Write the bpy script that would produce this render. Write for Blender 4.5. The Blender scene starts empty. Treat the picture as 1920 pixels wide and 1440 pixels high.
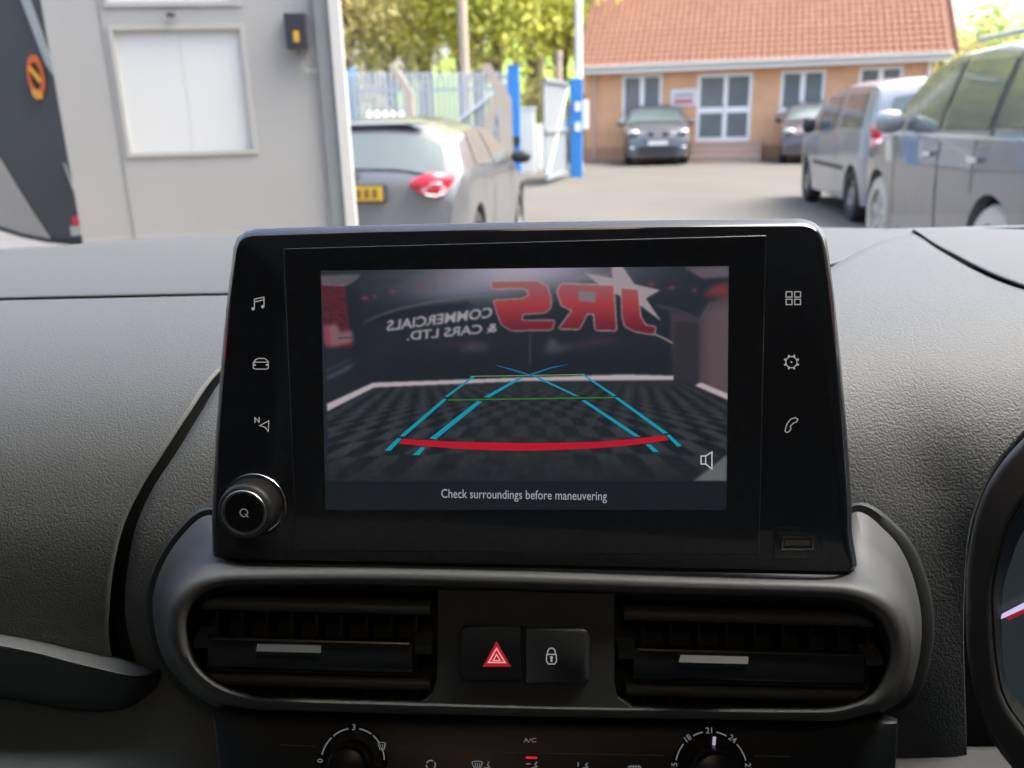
import bpy, bmesh, math, random
import numpy as np
from mathutils import Matrix, Vector

# ---------------------------------------------------------------- camera, sky, sun, exposure
SC = bpy.context.scene
COL = SC.collection
EXPOSURE = 2.42
F = 1600.0                      # focal length in pixels of the 1920 px wide photograph
PITCH = math.radians(17.35)
ROLL = math.radians(1.5)
EYE = np.array((0.0, 0.0, 1.40))
FWD = np.array((0.0, math.cos(PITCH), -math.sin(PITCH)))
R0 = np.array((1.0, 0.0, 0.0)); U0 = np.array((0.0, math.sin(PITCH), math.cos(PITCH)))
RT = R0 * math.cos(ROLL) - U0 * math.sin(ROLL)
UP = R0 * math.sin(ROLL) + U0 * math.cos(ROLL)

cam_data = bpy.data.cameras.new("camera")
cam = bpy.data.objects.new("camera", cam_data); COL.objects.link(cam)
cam.matrix_world = Matrix(((RT[0], UP[0], -FWD[0], EYE[0]), (RT[1], UP[1], -FWD[1], EYE[1]),
                           (RT[2], UP[2], -FWD[2], EYE[2]), (0, 0, 0, 1)))
cam_data.sensor_width = 36.0
cam_data.lens = F / 1920.0 * 36.0
cam_data.clip_start = 0.02; cam_data.clip_end = 2000.0
cam_data.dof.use_dof = True
cam_data.dof.focus_distance = 0.375
cam_data.dof.aperture_fstop = 12.5
SC.camera = cam

SUN_EL, SUN_AZ = math.radians(58), math.radians(85)     # azimuth from +Y towards +X
world = bpy.data.worlds.new("World"); SC.world = world; world.use_nodes = True
wn = world.node_tree.nodes; wl = world.node_tree.links
sky = wn.new("ShaderNodeTexSky"); sky.sky_type = 'NISHITA'; sky.sun_disc = False
sky.sun_elevation = SUN_EL; sky.sun_rotation = SUN_AZ
sky.air_density = 1.0; sky.dust_density = 6.0; sky.ozone_density = 1.0
wl.new(sky.outputs[0], wn["Background"].inputs[0])
wn["Background"].inputs[1].default_value = 0.15
sun_d = bpy.data.lights.new("sun", 'SUN'); sun_d.energy = 0.9; sun_d.angle = math.radians(45); sun_d.color = (1.0, 0.975, 0.94)
sun = bpy.data.objects.new("sun", sun_d); COL.objects.link(sun)
sdir = Vector((math.sin(SUN_AZ) * math.cos(SUN_EL), math.cos(SUN_AZ) * math.cos(SUN_EL), math.sin(SUN_EL)))
sun.rotation_euler = sdir.to_track_quat('Z', 'Y').to_euler(); sun.location = (0, 5, 20)
SC.view_settings.view_transform = 'Standard'; SC.view_settings.look = 'None'
SC.view_settings.exposure = EXPOSURE; SC.view_settings.gamma = 1.0
SC.view_settings.use_curve_mapping = False
SC.render.engine = 'CYCLES'
SC.cycles.use_denoising = True
SC.cycles.use_adaptive_sampling = True; SC.cycles.adaptive_threshold = 0.02
SC.cycles.max_bounces = 8; SC.cycles.transparent_max_bounces = 12
SC.cycles.sample_clamp_indirect = 6.0

random.seed(7); rng = np.random.default_rng(7)

# ---------------------------------------------------------------- helpers
def ray(px, py):
    return (px - 960.0) / F * RT + (720.0 - py) / F * UP + FWD

def W(px, py, d):
    return EYE + d * ray(px, py)

def ground(px, py):
    v = ray(px, py)
    return EYE + v * (-EYE[2] / v[2])

def at_y(px, py, y):
    v = ray(px, py)
    return EYE + v * (y / v[1])

def srgb(r, g, b):
    f = lambda c: c / 12.92 if c <= 0.04045 else ((c + 0.055) / 1.055) ** 2.4
    return (f(r / 255), f(g / 255), f(b / 255))

MATS = {}
ALB = [1.0]
def mat(name, base=(0.5, 0.5, 0.5), rough=0.5, metal=0.0, spec=0.5, vary=0.08, vscale=30.0, bump=None,
        coat=0.0, emit=None, estr=1.0, smudge=0.0):
    """Principled material with a faint procedural unevenness of colour and, optionally, relief."""
    if name in MATS: return MATS[name]
    base = tuple(c * ALB[0] for c in base)
    m = bpy.data.materials.new(name); m.use_nodes = True
    nt = m.node_tree; N = nt.nodes; L = nt.links
    b = N["Principled BSDF"]
    tc = N.new("ShaderNodeTexCoord")
    b.inputs["Roughness"].default_value = rough
    b.inputs["Metallic"].default_value = metal
    b.inputs["Specular IOR Level"].default_value = spec
    b.inputs["Coat Weight"].default_value = coat
    b.inputs["Coat Roughness"].default_value = 0.03
    nz = N.new("ShaderNodeTexNoise"); nz.inputs["Scale"].default_value = vscale; nz.inputs["Detail"].default_value = 5
    L.new(tc.outputs["Object"], nz.inputs["Vector"])
    mix = N.new("ShaderNodeMixRGB"); mix.blend_type = 'MIX'
    mix.inputs[1].default_value = tuple(max(0, c * (1 - vary)) for c in base) + (1,)
    mix.inputs[2].default_value = tuple(c * (1 + vary) for c in base) + (1,)
    L.new(nz.outputs["Fac"], mix.inputs[0]); L.new(mix.outputs[0], b.inputs["Base Color"])
    if smudge:
        sn = N.new("ShaderNodeTexNoise"); sn.inputs["Scale"].default_value = 55; sn.inputs["Detail"].default_value = 6; L.new(tc.outputs["Object"], sn.inputs["Vector"])
        mr = N.new("ShaderNodeMapRange"); mr.inputs[1].default_value = 0.45; mr.inputs[2].default_value = 0.75; mr.inputs[3].default_value = rough; mr.inputs[4].default_value = rough + smudge
        L.new(sn.outputs["Fac"], mr.inputs[0]); L.new(mr.outputs[0], b.inputs["Roughness"])
    if emit is not None:
        b.inputs["Emission Color"].default_value = tuple(emit) + (1,)
        b.inputs["Emission Strength"].default_value = estr
    if bump:
        bk, sc, st, dist = bump
        bp = N.new("ShaderNodeBump"); bp.inputs["Strength"].default_value = st; bp.inputs["Distance"].default_value = dist
        if bk == 'leather':
            wob = N.new("ShaderNodeTexNoise"); wob.inputs["Scale"].default_value = sc * 0.5; wob.inputs["Detail"].default_value = 3
            L.new(tc.outputs["Object"], wob.inputs["Vector"])
            ad = N.new("ShaderNodeVectorMath"); ad.operation = 'MULTIPLY_ADD'
            L.new(wob.outputs["Color"], ad.inputs[0]); ad.inputs[1].default_value = (1.3 / sc,) * 3
            L.new(tc.outputs["Object"], ad.inputs[2])
            vo = N.new("ShaderNodeTexVoronoi"); vo.feature = 'SMOOTH_F1'; vo.inputs["Scale"].default_value = sc
            vo.inputs["Smoothness"].default_value = 0.25
            L.new(ad.outputs[0], vo.inputs["Vector"])
            fine = N.new("ShaderNodeTexNoise"); fine.inputs["Scale"].default_value = sc * 3; fine.inputs["Detail"].default_value = 3
            L.new(tc.outputs["Object"], fine.inputs["Vector"])
            mm = N.new("ShaderNodeMath"); mm.operation = 'MULTIPLY_ADD'; mm.inputs[1].default_value = 0.25
            inv = N.new("ShaderNodeMath"); inv.operation = 'SUBTRACT'; inv.inputs[0].default_value = 1.0
            L.new(vo.outputs["Distance"], inv.inputs[1])
            L.new(fine.outputs["Fac"], mm.inputs[0]); L.new(inv.outputs[0], mm.inputs[2])
            L.new(mm.outputs[0], bp.inputs["Height"])
        elif bk == 'brick':
            br = N.new("ShaderNodeTexBrick"); br.inputs["Scale"].default_value = sc
            L.new(tc.outputs["Object"], br.inputs["Vector"]); L.new(br.outputs["Fac"], bp.inputs["Height"])
        else:
            n2 = N.new("ShaderNodeTexNoise"); n2.inputs["Scale"].default_value = sc; n2.inputs["Detail"].default_value = 4
            L.new(tc.outputs["Object"], n2.inputs["Vector"]); L.new(n2.outputs["Fac"], bp.inputs["Height"])
        L.new(bp.outputs["Normal"], b.inputs["Normal"])
    MATS[name] = m
    return m

def glow(name, r, g, b, rough=0.12, gain=1.0):
    """A lit pixel colour of a display, given as it should look on screen."""
    k = gain / 2.0 ** EXPOSURE
    return mat(name, (0.004, 0.004, 0.005), rough, spec=0.4, emit=tuple(c * k for c in srgb(r, g, b)), vary=0.0)

class MB:
    def __init__(s): s.v = []; s.f = []
    def add(s, vs, fs):
        o = len(s.v); s.v.extend([tuple(map(float, p)) for p in vs]); s.f.extend([tuple(o + i for i in f) for f in fs]); return s
    def box(s, x0, x1, y0, y1, z0, z1):
        return s.add([(x0,y0,z0),(x1,y0,z0),(x1,y1,z0),(x0,y1,z0),(x0,y0,z1),(x1,y0,z1),(x1,y1,z1),(x0,y1,z1)],
                     [(0,3,2,1),(4,5,6,7),(0,1,5,4),(1,2,6,5),(2,3,7,6),(3,0,4,7)])
    def hexa(s, p):
        return s.add(p, [(0,3,2,1),(4,5,6,7),(0,1,5,4),(1,2,6,5),(2,3,7,6),(3,0,4,7)])
    def tube(s, p0, p1, r0, r1=None, n=8, cap=True):
        r1 = r0 if r1 is None else r1
        p0 = Vector(p0); p1 = Vector(p1); d = (p1 - p0).normalized()
        a = d.orthogonal().normalized(); b = d.cross(a)
        vs = []
        for p, r in ((p0, r0), (p1, r1)):
            for k in range(n):
                t = 2 * math.pi * k / n; vs.append(p + (a * math.cos(t) + b * math.sin(t)) * r)
        fs = [(k, (k + 1) % n, n + (k + 1) % n, n + k) for k in range(n)]
        if cap: fs += [tuple(range(n - 1, -1, -1)), tuple(range(n, 2 * n))]
        return s.add(vs, fs)
    def grid(s, P):
        P = np.asarray(P); a, b = P.shape[:2]
        return s.add(P.reshape(-1, 3), [(i * b + j, i * b + j + 1, (i + 1) * b + j + 1, (i + 1) * b + j) for i in range(a - 1) for j in range(b - 1)])
    def rings(s, rs, close_first=False, close_last=False):
        n = len(rs[0]); vs = [p for r in rs for p in r]
        fs = [(i * n + k, i * n + (k + 1) % n, (i + 1) * n + (k + 1) % n, (i + 1) * n + k) for i in range(len(rs) - 1) for k in range(n)]
        if close_first: fs.append(tuple(range(n - 1, -1, -1)))
        if close_last: fs.append(tuple(range((len(rs) - 1) * n, len(rs) * n)))
        return s.add(vs, fs)
    def lathe(s, prof, n=48, c=(0, 0)):
        """prof: (radius, z), turned about the local z axis through c"""
        rs = [[(c[0] + r * math.cos(2 * math.pi * k / n), c[1] + r * math.sin(2 * math.pi * k / n), z) for k in range(n)] for r, z in prof]
        return s.rings(rs, close_first=False, close_last=True)
    def slab(s, poly, z0, z1):
        n = len(poly)
        vs = [(x, y, z0) for x, y in poly] + [(x, y, z1) for x, y in poly]
        return s.add(vs, [tuple(range(n, 2 * n)), tuple(range(n - 1, -1, -1))] + [(k, (k + 1) % n, n + (k + 1) % n, n + k) for k in range(n)])
    def stroke(s, pts, w, z, closed=False, h=0.00004):
        pts = [np.array(p, float)[:2] for p in pts]; n = len(pts)
        lft, rgt = [], []
        for i in range(n):
            if closed: a, b = pts[i - 1], pts[(i + 1) % n]
            else: a, b = pts[max(0, i - 1)], pts[min(n - 1, i + 1)]
            p = pts[i]
            d1 = p - a; d2 = b - p
            if np.linalg.norm(d1) < 1e-9: d1 = d2
            if np.linalg.norm(d2) < 1e-9: d2 = d1
            d1 = d1 / np.linalg.norm(d1); d2 = d2 / np.linalg.norm(d2)
            t = d1 + d2; ln = np.linalg.norm(t); t = d1 if ln < 1e-6 else t / ln
            nn = np.array((-t[1], t[0])); k = 1 / max(0.45, abs(nn @ np.array((-d1[1], d1[0]))))
            ww = w[i] if isinstance(w, (list, tuple)) else w
            lft.append(p + nn * ww / 2 * k); rgt.append(p - nn * ww / 2 * k)
        vs = [(p[0], p[1], z) for p in lft] + [(p[0], p[1], z) for p in rgt]
        m = n if closed else n - 1
        return s.add(vs, [(n + i, n + (i + 1) % n, (i + 1) % n, i) for i in range(m)])
    def build(s, name, material, parent=None, smooth=None, world_space=False, data=None):
        me = bpy.data.meshes.new(name)
        vs = s.v
        if world_space and parent is not None:
            inv = root_matrix(parent).inverted(); vs = [tuple(inv @ Vector(v)) for v in vs]
        me.from_pydata(vs, [], s.f); me.update()
        if smooth is not None:
            for p in me.polygons: p.use_smooth = True
            if smooth < 179: me.set_sharp_from_angle(angle=math.radians(smooth))
        if material: me.materials.append(material)
        o = bpy.data.objects.new(name, me); COL.objects.link(o)
        if parent is not None: o.parent = parent
        return o

def root_matrix(o):
    m = o.matrix_basis.copy()
    while o.parent: o = o.parent; m = o.matrix_basis @ m
    return m

def fixn(o):
    bm = bmesh.new(); bm.from_mesh(o.data); bmesh.ops.recalc_face_normals(bm, faces=bm.faces); bm.to_mesh(o.data); bm.free(); return o

def thing(name, label, cat, loc=(0, 0, 0), rotz=0.0, group=None, matrix=None):
    o = bpy.data.objects.new(name, None); COL.objects.link(o); o.empty_display_size = 0.05
    if matrix is not None: o.matrix_basis = matrix
    else: o.location = loc; o.rotation_euler = (0, 0, rotz); o.matrix_basis = Matrix.Translation(Vector(loc)) @ Matrix.Rotation(rotz, 4, 'Z')
    o["label"] = label; o["category"] = cat
    if group: o["group"] = group
    return o

def tag(o, label, cat, group=None):
    o["label"] = label; o["category"] = cat
    if group: o["group"] = group
    return o

def structure(o): o["kind"] = "structure"; return o

def spline(pts, n, closed=False):
    """Catmull-Rom through pts, n samples evenly spread over the spans"""
    P = np.array(pts, float); m = len(P); out = []
    spans = m if closed else m - 1
    for t in np.linspace(0, spans, n, endpoint=not closed):
        i = min(int(t), spans - 1); f = t - i
        g = (lambda k: P[k % m]) if closed else (lambda k: P[min(max(k, 0), m - 1)])
        a, b, c, d = g(i - 1), g(i), g(i + 1), g(i + 2)
        out.append(0.5 * ((2 * b) + (-a + c) * f + (2 * a - 5 * b + 4 * c - d) * f * f + (-a + 3 * b - 3 * c + d) * f ** 3))
    return np.array(out)

def even(pts, n):
    """resample a polyline evenly by length"""
    P = np.asarray(pts, float); L = np.r_[0, np.cumsum(np.linalg.norm(np.diff(P, axis=0), axis=1))]
    t = np.linspace(0, L[-1], n)
    return np.stack([np.interp(t, L, P[:, k]) for k in range(P.shape[1])], 1)

def rrect(x0, x1, y0, y1, r, n=6):
    out = []
    for cx, cy, a in ((x1 - r, y1 - r, 0), (x0 + r, y1 - r, 90), (x0 + r, y0 + r, 180), (x1 - r, y0 + r, 270)):
        for k in range(n + 1):
            t = math.radians(a + 90 * k / n); out.append((cx + r * math.cos(t), cy + r * math.sin(t)))
    return out

def text_mb(body, size, bold=0.0, mirror=False, place=(0, 0), rot=0.0, z=0.0, sx=1.0, align='CENTER', shear=0.0, width=None):
    cu = bpy.data.curves.new("lettering", 'FONT'); cu.body = body; cu.size = size; cu.align_x = align; cu.align_y = 'CENTER'
    cu.offset = bold; cu.shear = shear; cu.resolution_u = 3
    o = bpy.data.objects.new("lettering_source", cu); COL.objects.link(o)
    bpy.context.view_layer.update()
    me = o.evaluated_get(bpy.context.evaluated_depsgraph_get()).to_mesh()
    if width: sx = width / (max(v.co.x for v in me.vertices) - min(v.co.x for v in me.vertices))
    c, s_ = math.cos(rot), math.sin(rot)
    vs = []
    for v in me.vertices:
        x, y = v.co.x * sx * (-1 if mirror else 1), v.co.y
        vs.append((place[0] + c * x - s_ * y, place[1] + s_ * x + c * y, z))
    fs = [tuple(reversed(p.vertices)) if mirror else tuple(p.vertices) for p in me.polygons]
    mb = MB(); mb.add(vs, fs)
    o.to_mesh_clear(); bpy.data.objects.remove(o); bpy.data.curves.remove(cu)
    return mb

class Plane:
    """A flat panel seen in the photograph: position, tilt (top nearer) and turn (right side nearer), in degrees."""
    def __init__(s, px, py, d, tilt, turn):
        a, b = math.radians(tilt), math.radians(turn)
        B = -FWD
        u = UP * math.cos(a) + B * math.sin(a)
        n = B * math.cos(a) - UP * math.sin(a)
        s.x = RT * math.cos(b) + n * math.sin(b)
        s.n = n * math.cos(b) - RT * math.sin(b)
        s.y = u; s.o = W(px, py, d)
        s.m = Matrix(((s.x[0], s.y[0], s.n[0], s.o[0]), (s.x[1], s.y[1], s.n[1], s.o[1]), (s.x[2], s.y[2], s.n[2], s.o[2]), (0, 0, 0, 1)))
    def __call__(s, px, py, z=0.0):
        v = ray(px, py); o = s.o + s.n * z
        p = EYE + v * (((o - EYE) @ s.n) / (v @ s.n)) - s.o
        return (p @ s.x, p @ s.y)
    def pts(s, L, z=0.0): return [s(x, y, z) for x, y in L]
# ---------------------------------------------------------------- materials of the van's interior
PAD = mat("grained_dash_plastic", (0.088, 0.094, 0.096), 0.56, spec=0.42, vary=0.06, vscale=14, bump=('leather', 980, 0.6, 0.0004))
PAD_D = mat("grained_dash_plastic_driver", (0.080, 0.086, 0.088), 0.56, spec=0.42, vary=0.06, vscale=14, bump=('leather', 780, 0.7, 0.0005))
TOP = mat("smooth_dash_top", (0.074, 0.078, 0.08), 0.62, spec=0.5, vary=0.05, vscale=9, bump=('noise', 900, 0.35, 0.0003))
BLACK = mat("black_plastic", (0.024, 0.0285, 0.029), 0.55, spec=0.35, vary=0.15, vscale=40, bump=('noise', 1500, 0.2, 0.0002))
GLOVE = mat("dark_grained_plastic", (0.12, 0.15, 0.148), 0.55, spec=0.4, vary=0.15, vscale=60, bump=('noise', 900, 0.7, 0.0005))
SATIN = mat("satin_grey_plastic", (0.072, 0.074, 0.073), 0.54, spec=0.34, vary=0.05, vscale=120, bump=('noise', 2600, 0.35, 0.00015))
GLOSS = mat("piano_black", (0.03, 0.035, 0.042), 0.06, spec=0.5, vary=0.3, vscale=260, smudge=0.1)
PANEL = mat("screen_glass_black", (0.034, 0.040, 0.048), 0.08, spec=0.45, vary=0.3, vscale=260, smudge=0.1)
RUBBER = mat("knurled_rubber", (0.02, 0.02, 0.021), 0.5, spec=0.4, vary=0.1, vscale=80)
CHROME = mat("bright_chrome", (0.7, 0.7, 0.72), 0.12, metal=1.0, vary=0.03, vscale=60)
ALU = mat("brushed_aluminium", (0.42, 0.43, 0.43), 0.3, metal=1.0, vary=0.06, vscale=90)
INK = glow("backlit_white_symbol", 152, 150, 150)
INK_DIM = glow("dim_white_symbol", 104, 108, 110)
INK_LINE = mat("grey_print", (0.16, 0.16, 0.16), 0.5, vary=0.05)
RED = glow("backlit_red", 160, 30, 38)
PINK = glow("backlit_pink", 238, 150, 148)

# ---------------------------------------------------------------- dashboard: an extruded, rolled-over section
SECT = spline([(0.95, -0.104), (0.86, -0.106), (0.72, -0.1085), (0.60, -0.112), (0.52, -0.119), (0.462, -0.134), (0.425, -0.158),
               (0.402, -0.19), (0.39, -0.225), (0.383, -0.27), (0.378, -0.33), (0.372, -0.42)], 400)
_sl = -SECT[:, 1] / SECT[:, 0]
def dash_point(px, py, k=1.0, push=0.0):
    v = ray(px, py)
    y = np.interp(-v[2] / v[1], _sl, SECT[:, 0]) * k + push
    return EYE + v * (y / v[1])

def patch(name, A, B, material, parent, nu=60, nv=60, k=1.0, roll=(0, 0, 0, 0), rd=0.006, deep=0.03, mod=None, smooth=180):
    """A pad between two outline curves A (first row) and B (last row); each point is (px, py) lying on the dash section or
    (px, py, depth). roll = width in px over which the first row, last row, first column, last column turn over."""
    A = spline(A, nu); B = spline(B, nu)
    own = A.shape[1] == 3
    rows = []
    ts = np.linspace(0, 1, nv)
    for i, t in enumerate(ts):
        row = []
        for j in range(nu):
            p = A[j] * (1 - t) + B[j] * t
            span = np.linalg.norm((A[j] - B[j])[:2]) + 1e-6
            wid = 0.5 * (np.linalg.norm(A[-1, :2] - A[0, :2]) + np.linalg.norm(B[-1, :2] - B[0, :2]))
            ds = (t * span, (1 - t) * span, j / (nu - 1) * wid, (1 - j / (nu - 1)) * wid)
            push = 0.0
            for d, r in zip(ds, roll):
                if r and d < r: q = 1 - d / r; push += rd * (1 - math.sqrt(max(0, 1 - q * q)))
            if mod: push += mod(p[0], p[1])
            row.append(W(p[0], p[1], p[2] + push) if own else dash_point(p[0], p[1], k, push))
        rows.append(row)
    P = np.array(rows)
    # a skirt all round gives the pad its thickness
    def deepen(Q): return Q + (Q - EYE) * (deep / np.linalg.norm(Q - EYE, axis=-1, keepdims=True))
    P = np.concatenate([deepen(P[:1]), P, deepen(P[-1:])], 0)
    P = np.concatenate([deepen(P[:, :1]), P, deepen(P[:, -1:])], 1)
    mb = MB(); mb.grid(P)
    return mb.build(name, material, parent, smooth=smooth, world_space=True)

dash = thing("dashboard", "grey leather-grained plastic dashboard running across the van's cabin", "dashboard", (0, 0.5, 1.2))
patch("dash_core", [(-500, 500), (960, 500), (2400, 500)], [(-500, 1900), (960, 1900), (2400, 1900)], BLACK, dash, 30, 60, k=1.0, mod=lambda x, y: 0.022, deep=0.002)
patch("top_strip", [(-500, 492), (0, 467), (220, 452), (440, 440), (960, 432), (1400, 427), (1560, 427), (1722, 430), (1760, 431)],
      [(-500, 574), (0, 561), (220, 556), (440, 552), (960, 545), (1400, 540), (1560, 496), (1722, 437), (1760, 434)], TOP, dash, 90, 20, roll=(6, 5, 0, 0), rd=0.004)
GAPL = [(640, 549), (524, 602), (412, 697), (357, 772), (306, 850), (264, 917), (232, 985), (214, 1060), (206, 1130), (205, 1200), (224, 1300)]
LEFT = [(-500, 575), (-500, 620), (-500, 690), (-500, 750), (-500, 810), (-500, 870), (-500, 930), (-500, 990), (-500, 1050), (-500, 1130), (-500, 1260)]
patch("passenger_pad", LEFT, GAPL, PAD, dash, 110, 70, roll=(0, 0, 4, 0), rd=0.003)
GAPR = [(660, 558), (545, 606), (424, 705), (376, 775), (330, 850), (287, 915), (256, 985), (240, 1060), (234, 1130), (240, 1190), (262, 1260)]
RGT = [(1300, 548), (1300, 620), (1300, 690), (1300, 750), (1300, 810), (1300, 870), (1300, 930), (1300, 990), (1300, 1050), (1300, 1100), (1300, 1150)]
patch("centre_pad", GAPR, RGT, PAD, dash, 110, 50, roll=(8, 0, 0, 0), rd=0.002)
def drv(px, py):
    # the binnacle side swells towards the driver with a shallow hollow beside it
    a = math.exp(-(((px - 1745) - (py - 900) * 0.32) / 95.0) ** 2) * max(0.0, min(1.0, (py - 620) / 300.0))
    return 0.0045 * a
patch("driver_pad", [(1300, 552), (1420, 540), (1530, 515), (1580, 487), (1640, 457), (1700, 440), (1722, 441), (1765, 470), (1830, 507), (1920, 541), (2150, 600)],
      [(1300, 1300), (1400, 1380), (1500, 1450), (1600, 1560), (1700, 1700), (1822, 1700), (1812, 1380), (1808, 1130), (1830, 955), (1920, 818), (2150, 640)],
      PAD_D, dash, 120, 110, k=0.985, roll=(5, 12, 0, 0), rd=0.006, mod=drv)
patch("binnacle_hood", [(1712, 430), (1790, 428), (1920, 430), (2200, 440)], [(1724, 437), (1777, 471), (1920, 537), (2200, 608)], TOP, dash, 60, 20, k=0.97, roll=(5, 6, 0, 0), rd=0.003)
patch("shelf_trim", [(-400, 1122, .446), (0, 1184, .446), (150, 1217, .446), (250, 1240, .447), (296, 1257, .45)],
      [(-400, 1150, .424), (0, 1213, .424), (150, 1248, .425), (250, 1270, .43), (298, 1262, .448)], mat("trim_edge_grey", (0.085, 0.092, 0.094), 0.42, vary=0.06, vscale=60, bump=('noise', 1500, 0.2, 0.0002)),
      dash, 50, 14, roll=(8, 8, 0, 0), rd=0.003)
patch("shelf_face", [(-400, 1151, .4245), (0, 1214, .4245), (150, 1249, .4255), (250, 1271, .4305), (297, 1263, .4485)],
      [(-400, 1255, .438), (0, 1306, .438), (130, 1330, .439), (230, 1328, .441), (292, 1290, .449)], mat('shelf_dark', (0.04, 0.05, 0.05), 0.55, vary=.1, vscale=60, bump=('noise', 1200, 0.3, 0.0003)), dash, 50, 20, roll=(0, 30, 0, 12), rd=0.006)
patch("glovebox_lid", [(-400, 1262, .462), (0, 1290, .462), (300, 1250, .462), (430, 1280, .462)], [(-400, 1660, .385), (0, 1660, .385), (300, 1660, .40), (430, 1660, .42)], GLOVE, dash, 50, 40)
patch("lower_panel", [(1600, 1400, .458), (1740, 1400, .458), (1850, 1400, .458), (2200, 1400, .45)], [(1600, 1680, .40), (1740, 1680, .40), (1850, 1680, .40), (2200, 1680, .40)], BLACK, dash, 40, 30)

# ---------------------------------------------------------------- instrument cluster
clu = thing("instrument_cluster", "black instrument binnacle with a white and red needle at the right edge", "instrument cluster", tuple(W(1960, 1150, .36)))
patch("surround", [(2250, 600, .33), (2050, 705, .333), (1920, 821, .335), (1863, 890, .337), (1833, 957, .339), (1814, 1050, .341), (1811, 1150, .342), (1818, 1250, .343), (1850, 1370, .343), (1930, 1480, .342)],
      [(2250, 760, .328), (2050, 840, .33), (1945, 915, .332), (1893, 985, .334), (1872, 1045, .336), (1861, 1105, .338), (1862, 1165, .339), (1870, 1250, .34), (1890, 1320, .341), (1950, 1400, .34)],
      mat("cluster_surround_plastic", (0.045, 0.045, 0.045), 0.5, vary=0.08, vscale=50, bump=('noise', 1500, 0.25, 0.0002)), clu, 90, 24, roll=(16, 16, 0, 0), rd=0.004, deep=0.01)
patch("recess", [(2250, 761, .33), (2050, 841, .332), (1946, 916, .334), (1894, 986, .336), (1873, 1046, .338), (1862, 1106, .34), (1863, 1166, .341), (1871, 1251, .342), (1891, 1321, .343), (1951, 1400, .342)],
      [(2250, 800, .39), (2060, 870, .39), (1965, 940, .39), (1917, 1000, .39), (1893, 1060, .39), (1880, 1110, .39), (1878, 1166, .39), (1882, 1251, .39), (1900, 1300, .39), (1955, 1370, .39)], BLACK, clu, 90, 10, deep=0.002)
patch("dial_face", [(1876, 1060, .391), (1895, 1005, .391), (1960, 930, .391), (2270, 785, .391)], [(1874, 1200, .391), (1888, 1310, .391), (1955, 1400, .391), (2270, 1500, .391)], glow("dial_screen", 38, 46, 50, rough=0.35), clu, 10, 10, deep=0.004)
PC = Plane(1930, 1150, .388, 0, 0)
def on_plane(mb, PL): mb.v = [tuple(PL.o + PL.x * v[0] + PL.y * v[1] + PL.n * v[2]) for v in mb.v]; return mb
on_plane(MB().slab(PC.pts([(1876, 1160), (1925, 1138), (1990, 1108), (1990, 1096), (1925, 1127), (1879, 1151)]), 0, 0.0006), PC).build("needle", glow("needle_white", 205, 200, 235), clu, world_space=True)
on_plane(MB().slab(PC.pts([(1893, 1163), (1925, 1148), (1990, 1120), (1990, 1112), (1925, 1140), (1885, 1158)]), -0.0008, -0.0003), PC).build("red_mark", glow("needle_red", 150, 30, 45), clu, world_space=True)

# ---------------------------------------------------------------- infotainment screen
PS = Plane(984, 735, 0.363, 6.7, 3.2)
scr = thing("infotainment_screen", "glossy black touchscreen unit in mid dashboard showing a reversing camera picture", "touchscreen", matrix=PS.m)
OUT = [(400, 1048), (412, 1055), (700, 1060), (1000, 1066), (1300, 1073), (1585, 1079), (1607, 1066), (1608, 1058), (1598, 1000), (1597, 940), (1588, 800), (1576, 660), (1563, 540), (1553, 465),
       (1549, 446), (1540, 428), (1526, 416), (1505, 410), (1250, 412), (985, 416), (700, 422), (478, 429), (458, 434), (444, 446), (437, 465), (427, 545), (414, 680), (404, 820), (397, 980), (397, 1040)]
o2 = PS.pts(OUT, -0.004)
o2 = even(o2 + [o2[0]], 361)[:-1]
def inset(P, d):
    P = np.asarray(P); a = np.roll(P, 2, 0); b = np.roll(P, -2, 0); t = b - a; t /= np.linalg.norm(t, axis=1, keepdims=True)
    nrm = np.stack([-t[:, 1], t[:, 0]], 1)
    area = np.sum(P[:, 0] * np.roll(P[:, 1], -1) - P[:, 1] * np.roll(P[:, 0], -1))
    return P + nrm * d * (1 if area > 0 else -1)
ctr = o2.mean(0)
R = [[(x, y, -0.05) for x, y in ctr + (o2 - ctr) * 0.72], [(x, y, -0.024) for x, y in ctr + (o2 - ctr) * 0.95], [(x, y, -0.012) for x, y in inset(o2, .0002)], [(x, y, -0.0044) for x, y in o2], [(x, y, -0.0038) for x, y in inset(o2, .0002)],
     [(x, y, -0.0008) for x, y in inset(o2, .0025)], [(x, y, -0.0002) for x, y in inset(o2, .0032)], [(x, y, 0.0) for x, y in inset(o2, .0042)]]
bez = fixn(MB().rings(R, close_first=True, close_last=True).build("bezel", GLOSS, scr, smooth=28))
gp = PS.pts([(531, 466), (1437, 441), (1424, 1041), (555, 1032)], 0.0006)
def quadring(q, d):
    q = np.array(q); c = q.mean(0); return [tuple(p + (c - p) / np.linalg.norm(c - p) * d) for p in q]
g0 = [(x, y, -0.001) for x, y in gp]; g1 = [(x, y, 0.0003) for x, y in gp]; g2 = [(x, y, 0.0006) for x, y in quadring(gp, .0005)]
cp = fixn(MB().rings([g0, g1, g2], close_first=True, close_last=True).build("centre_glass", PANEL, scr))
Z = 0.00068
def cz(L): return PS.pts([(590 + x / 2.4, 480 + y / 2.4) for x, y in L], Z)
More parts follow.
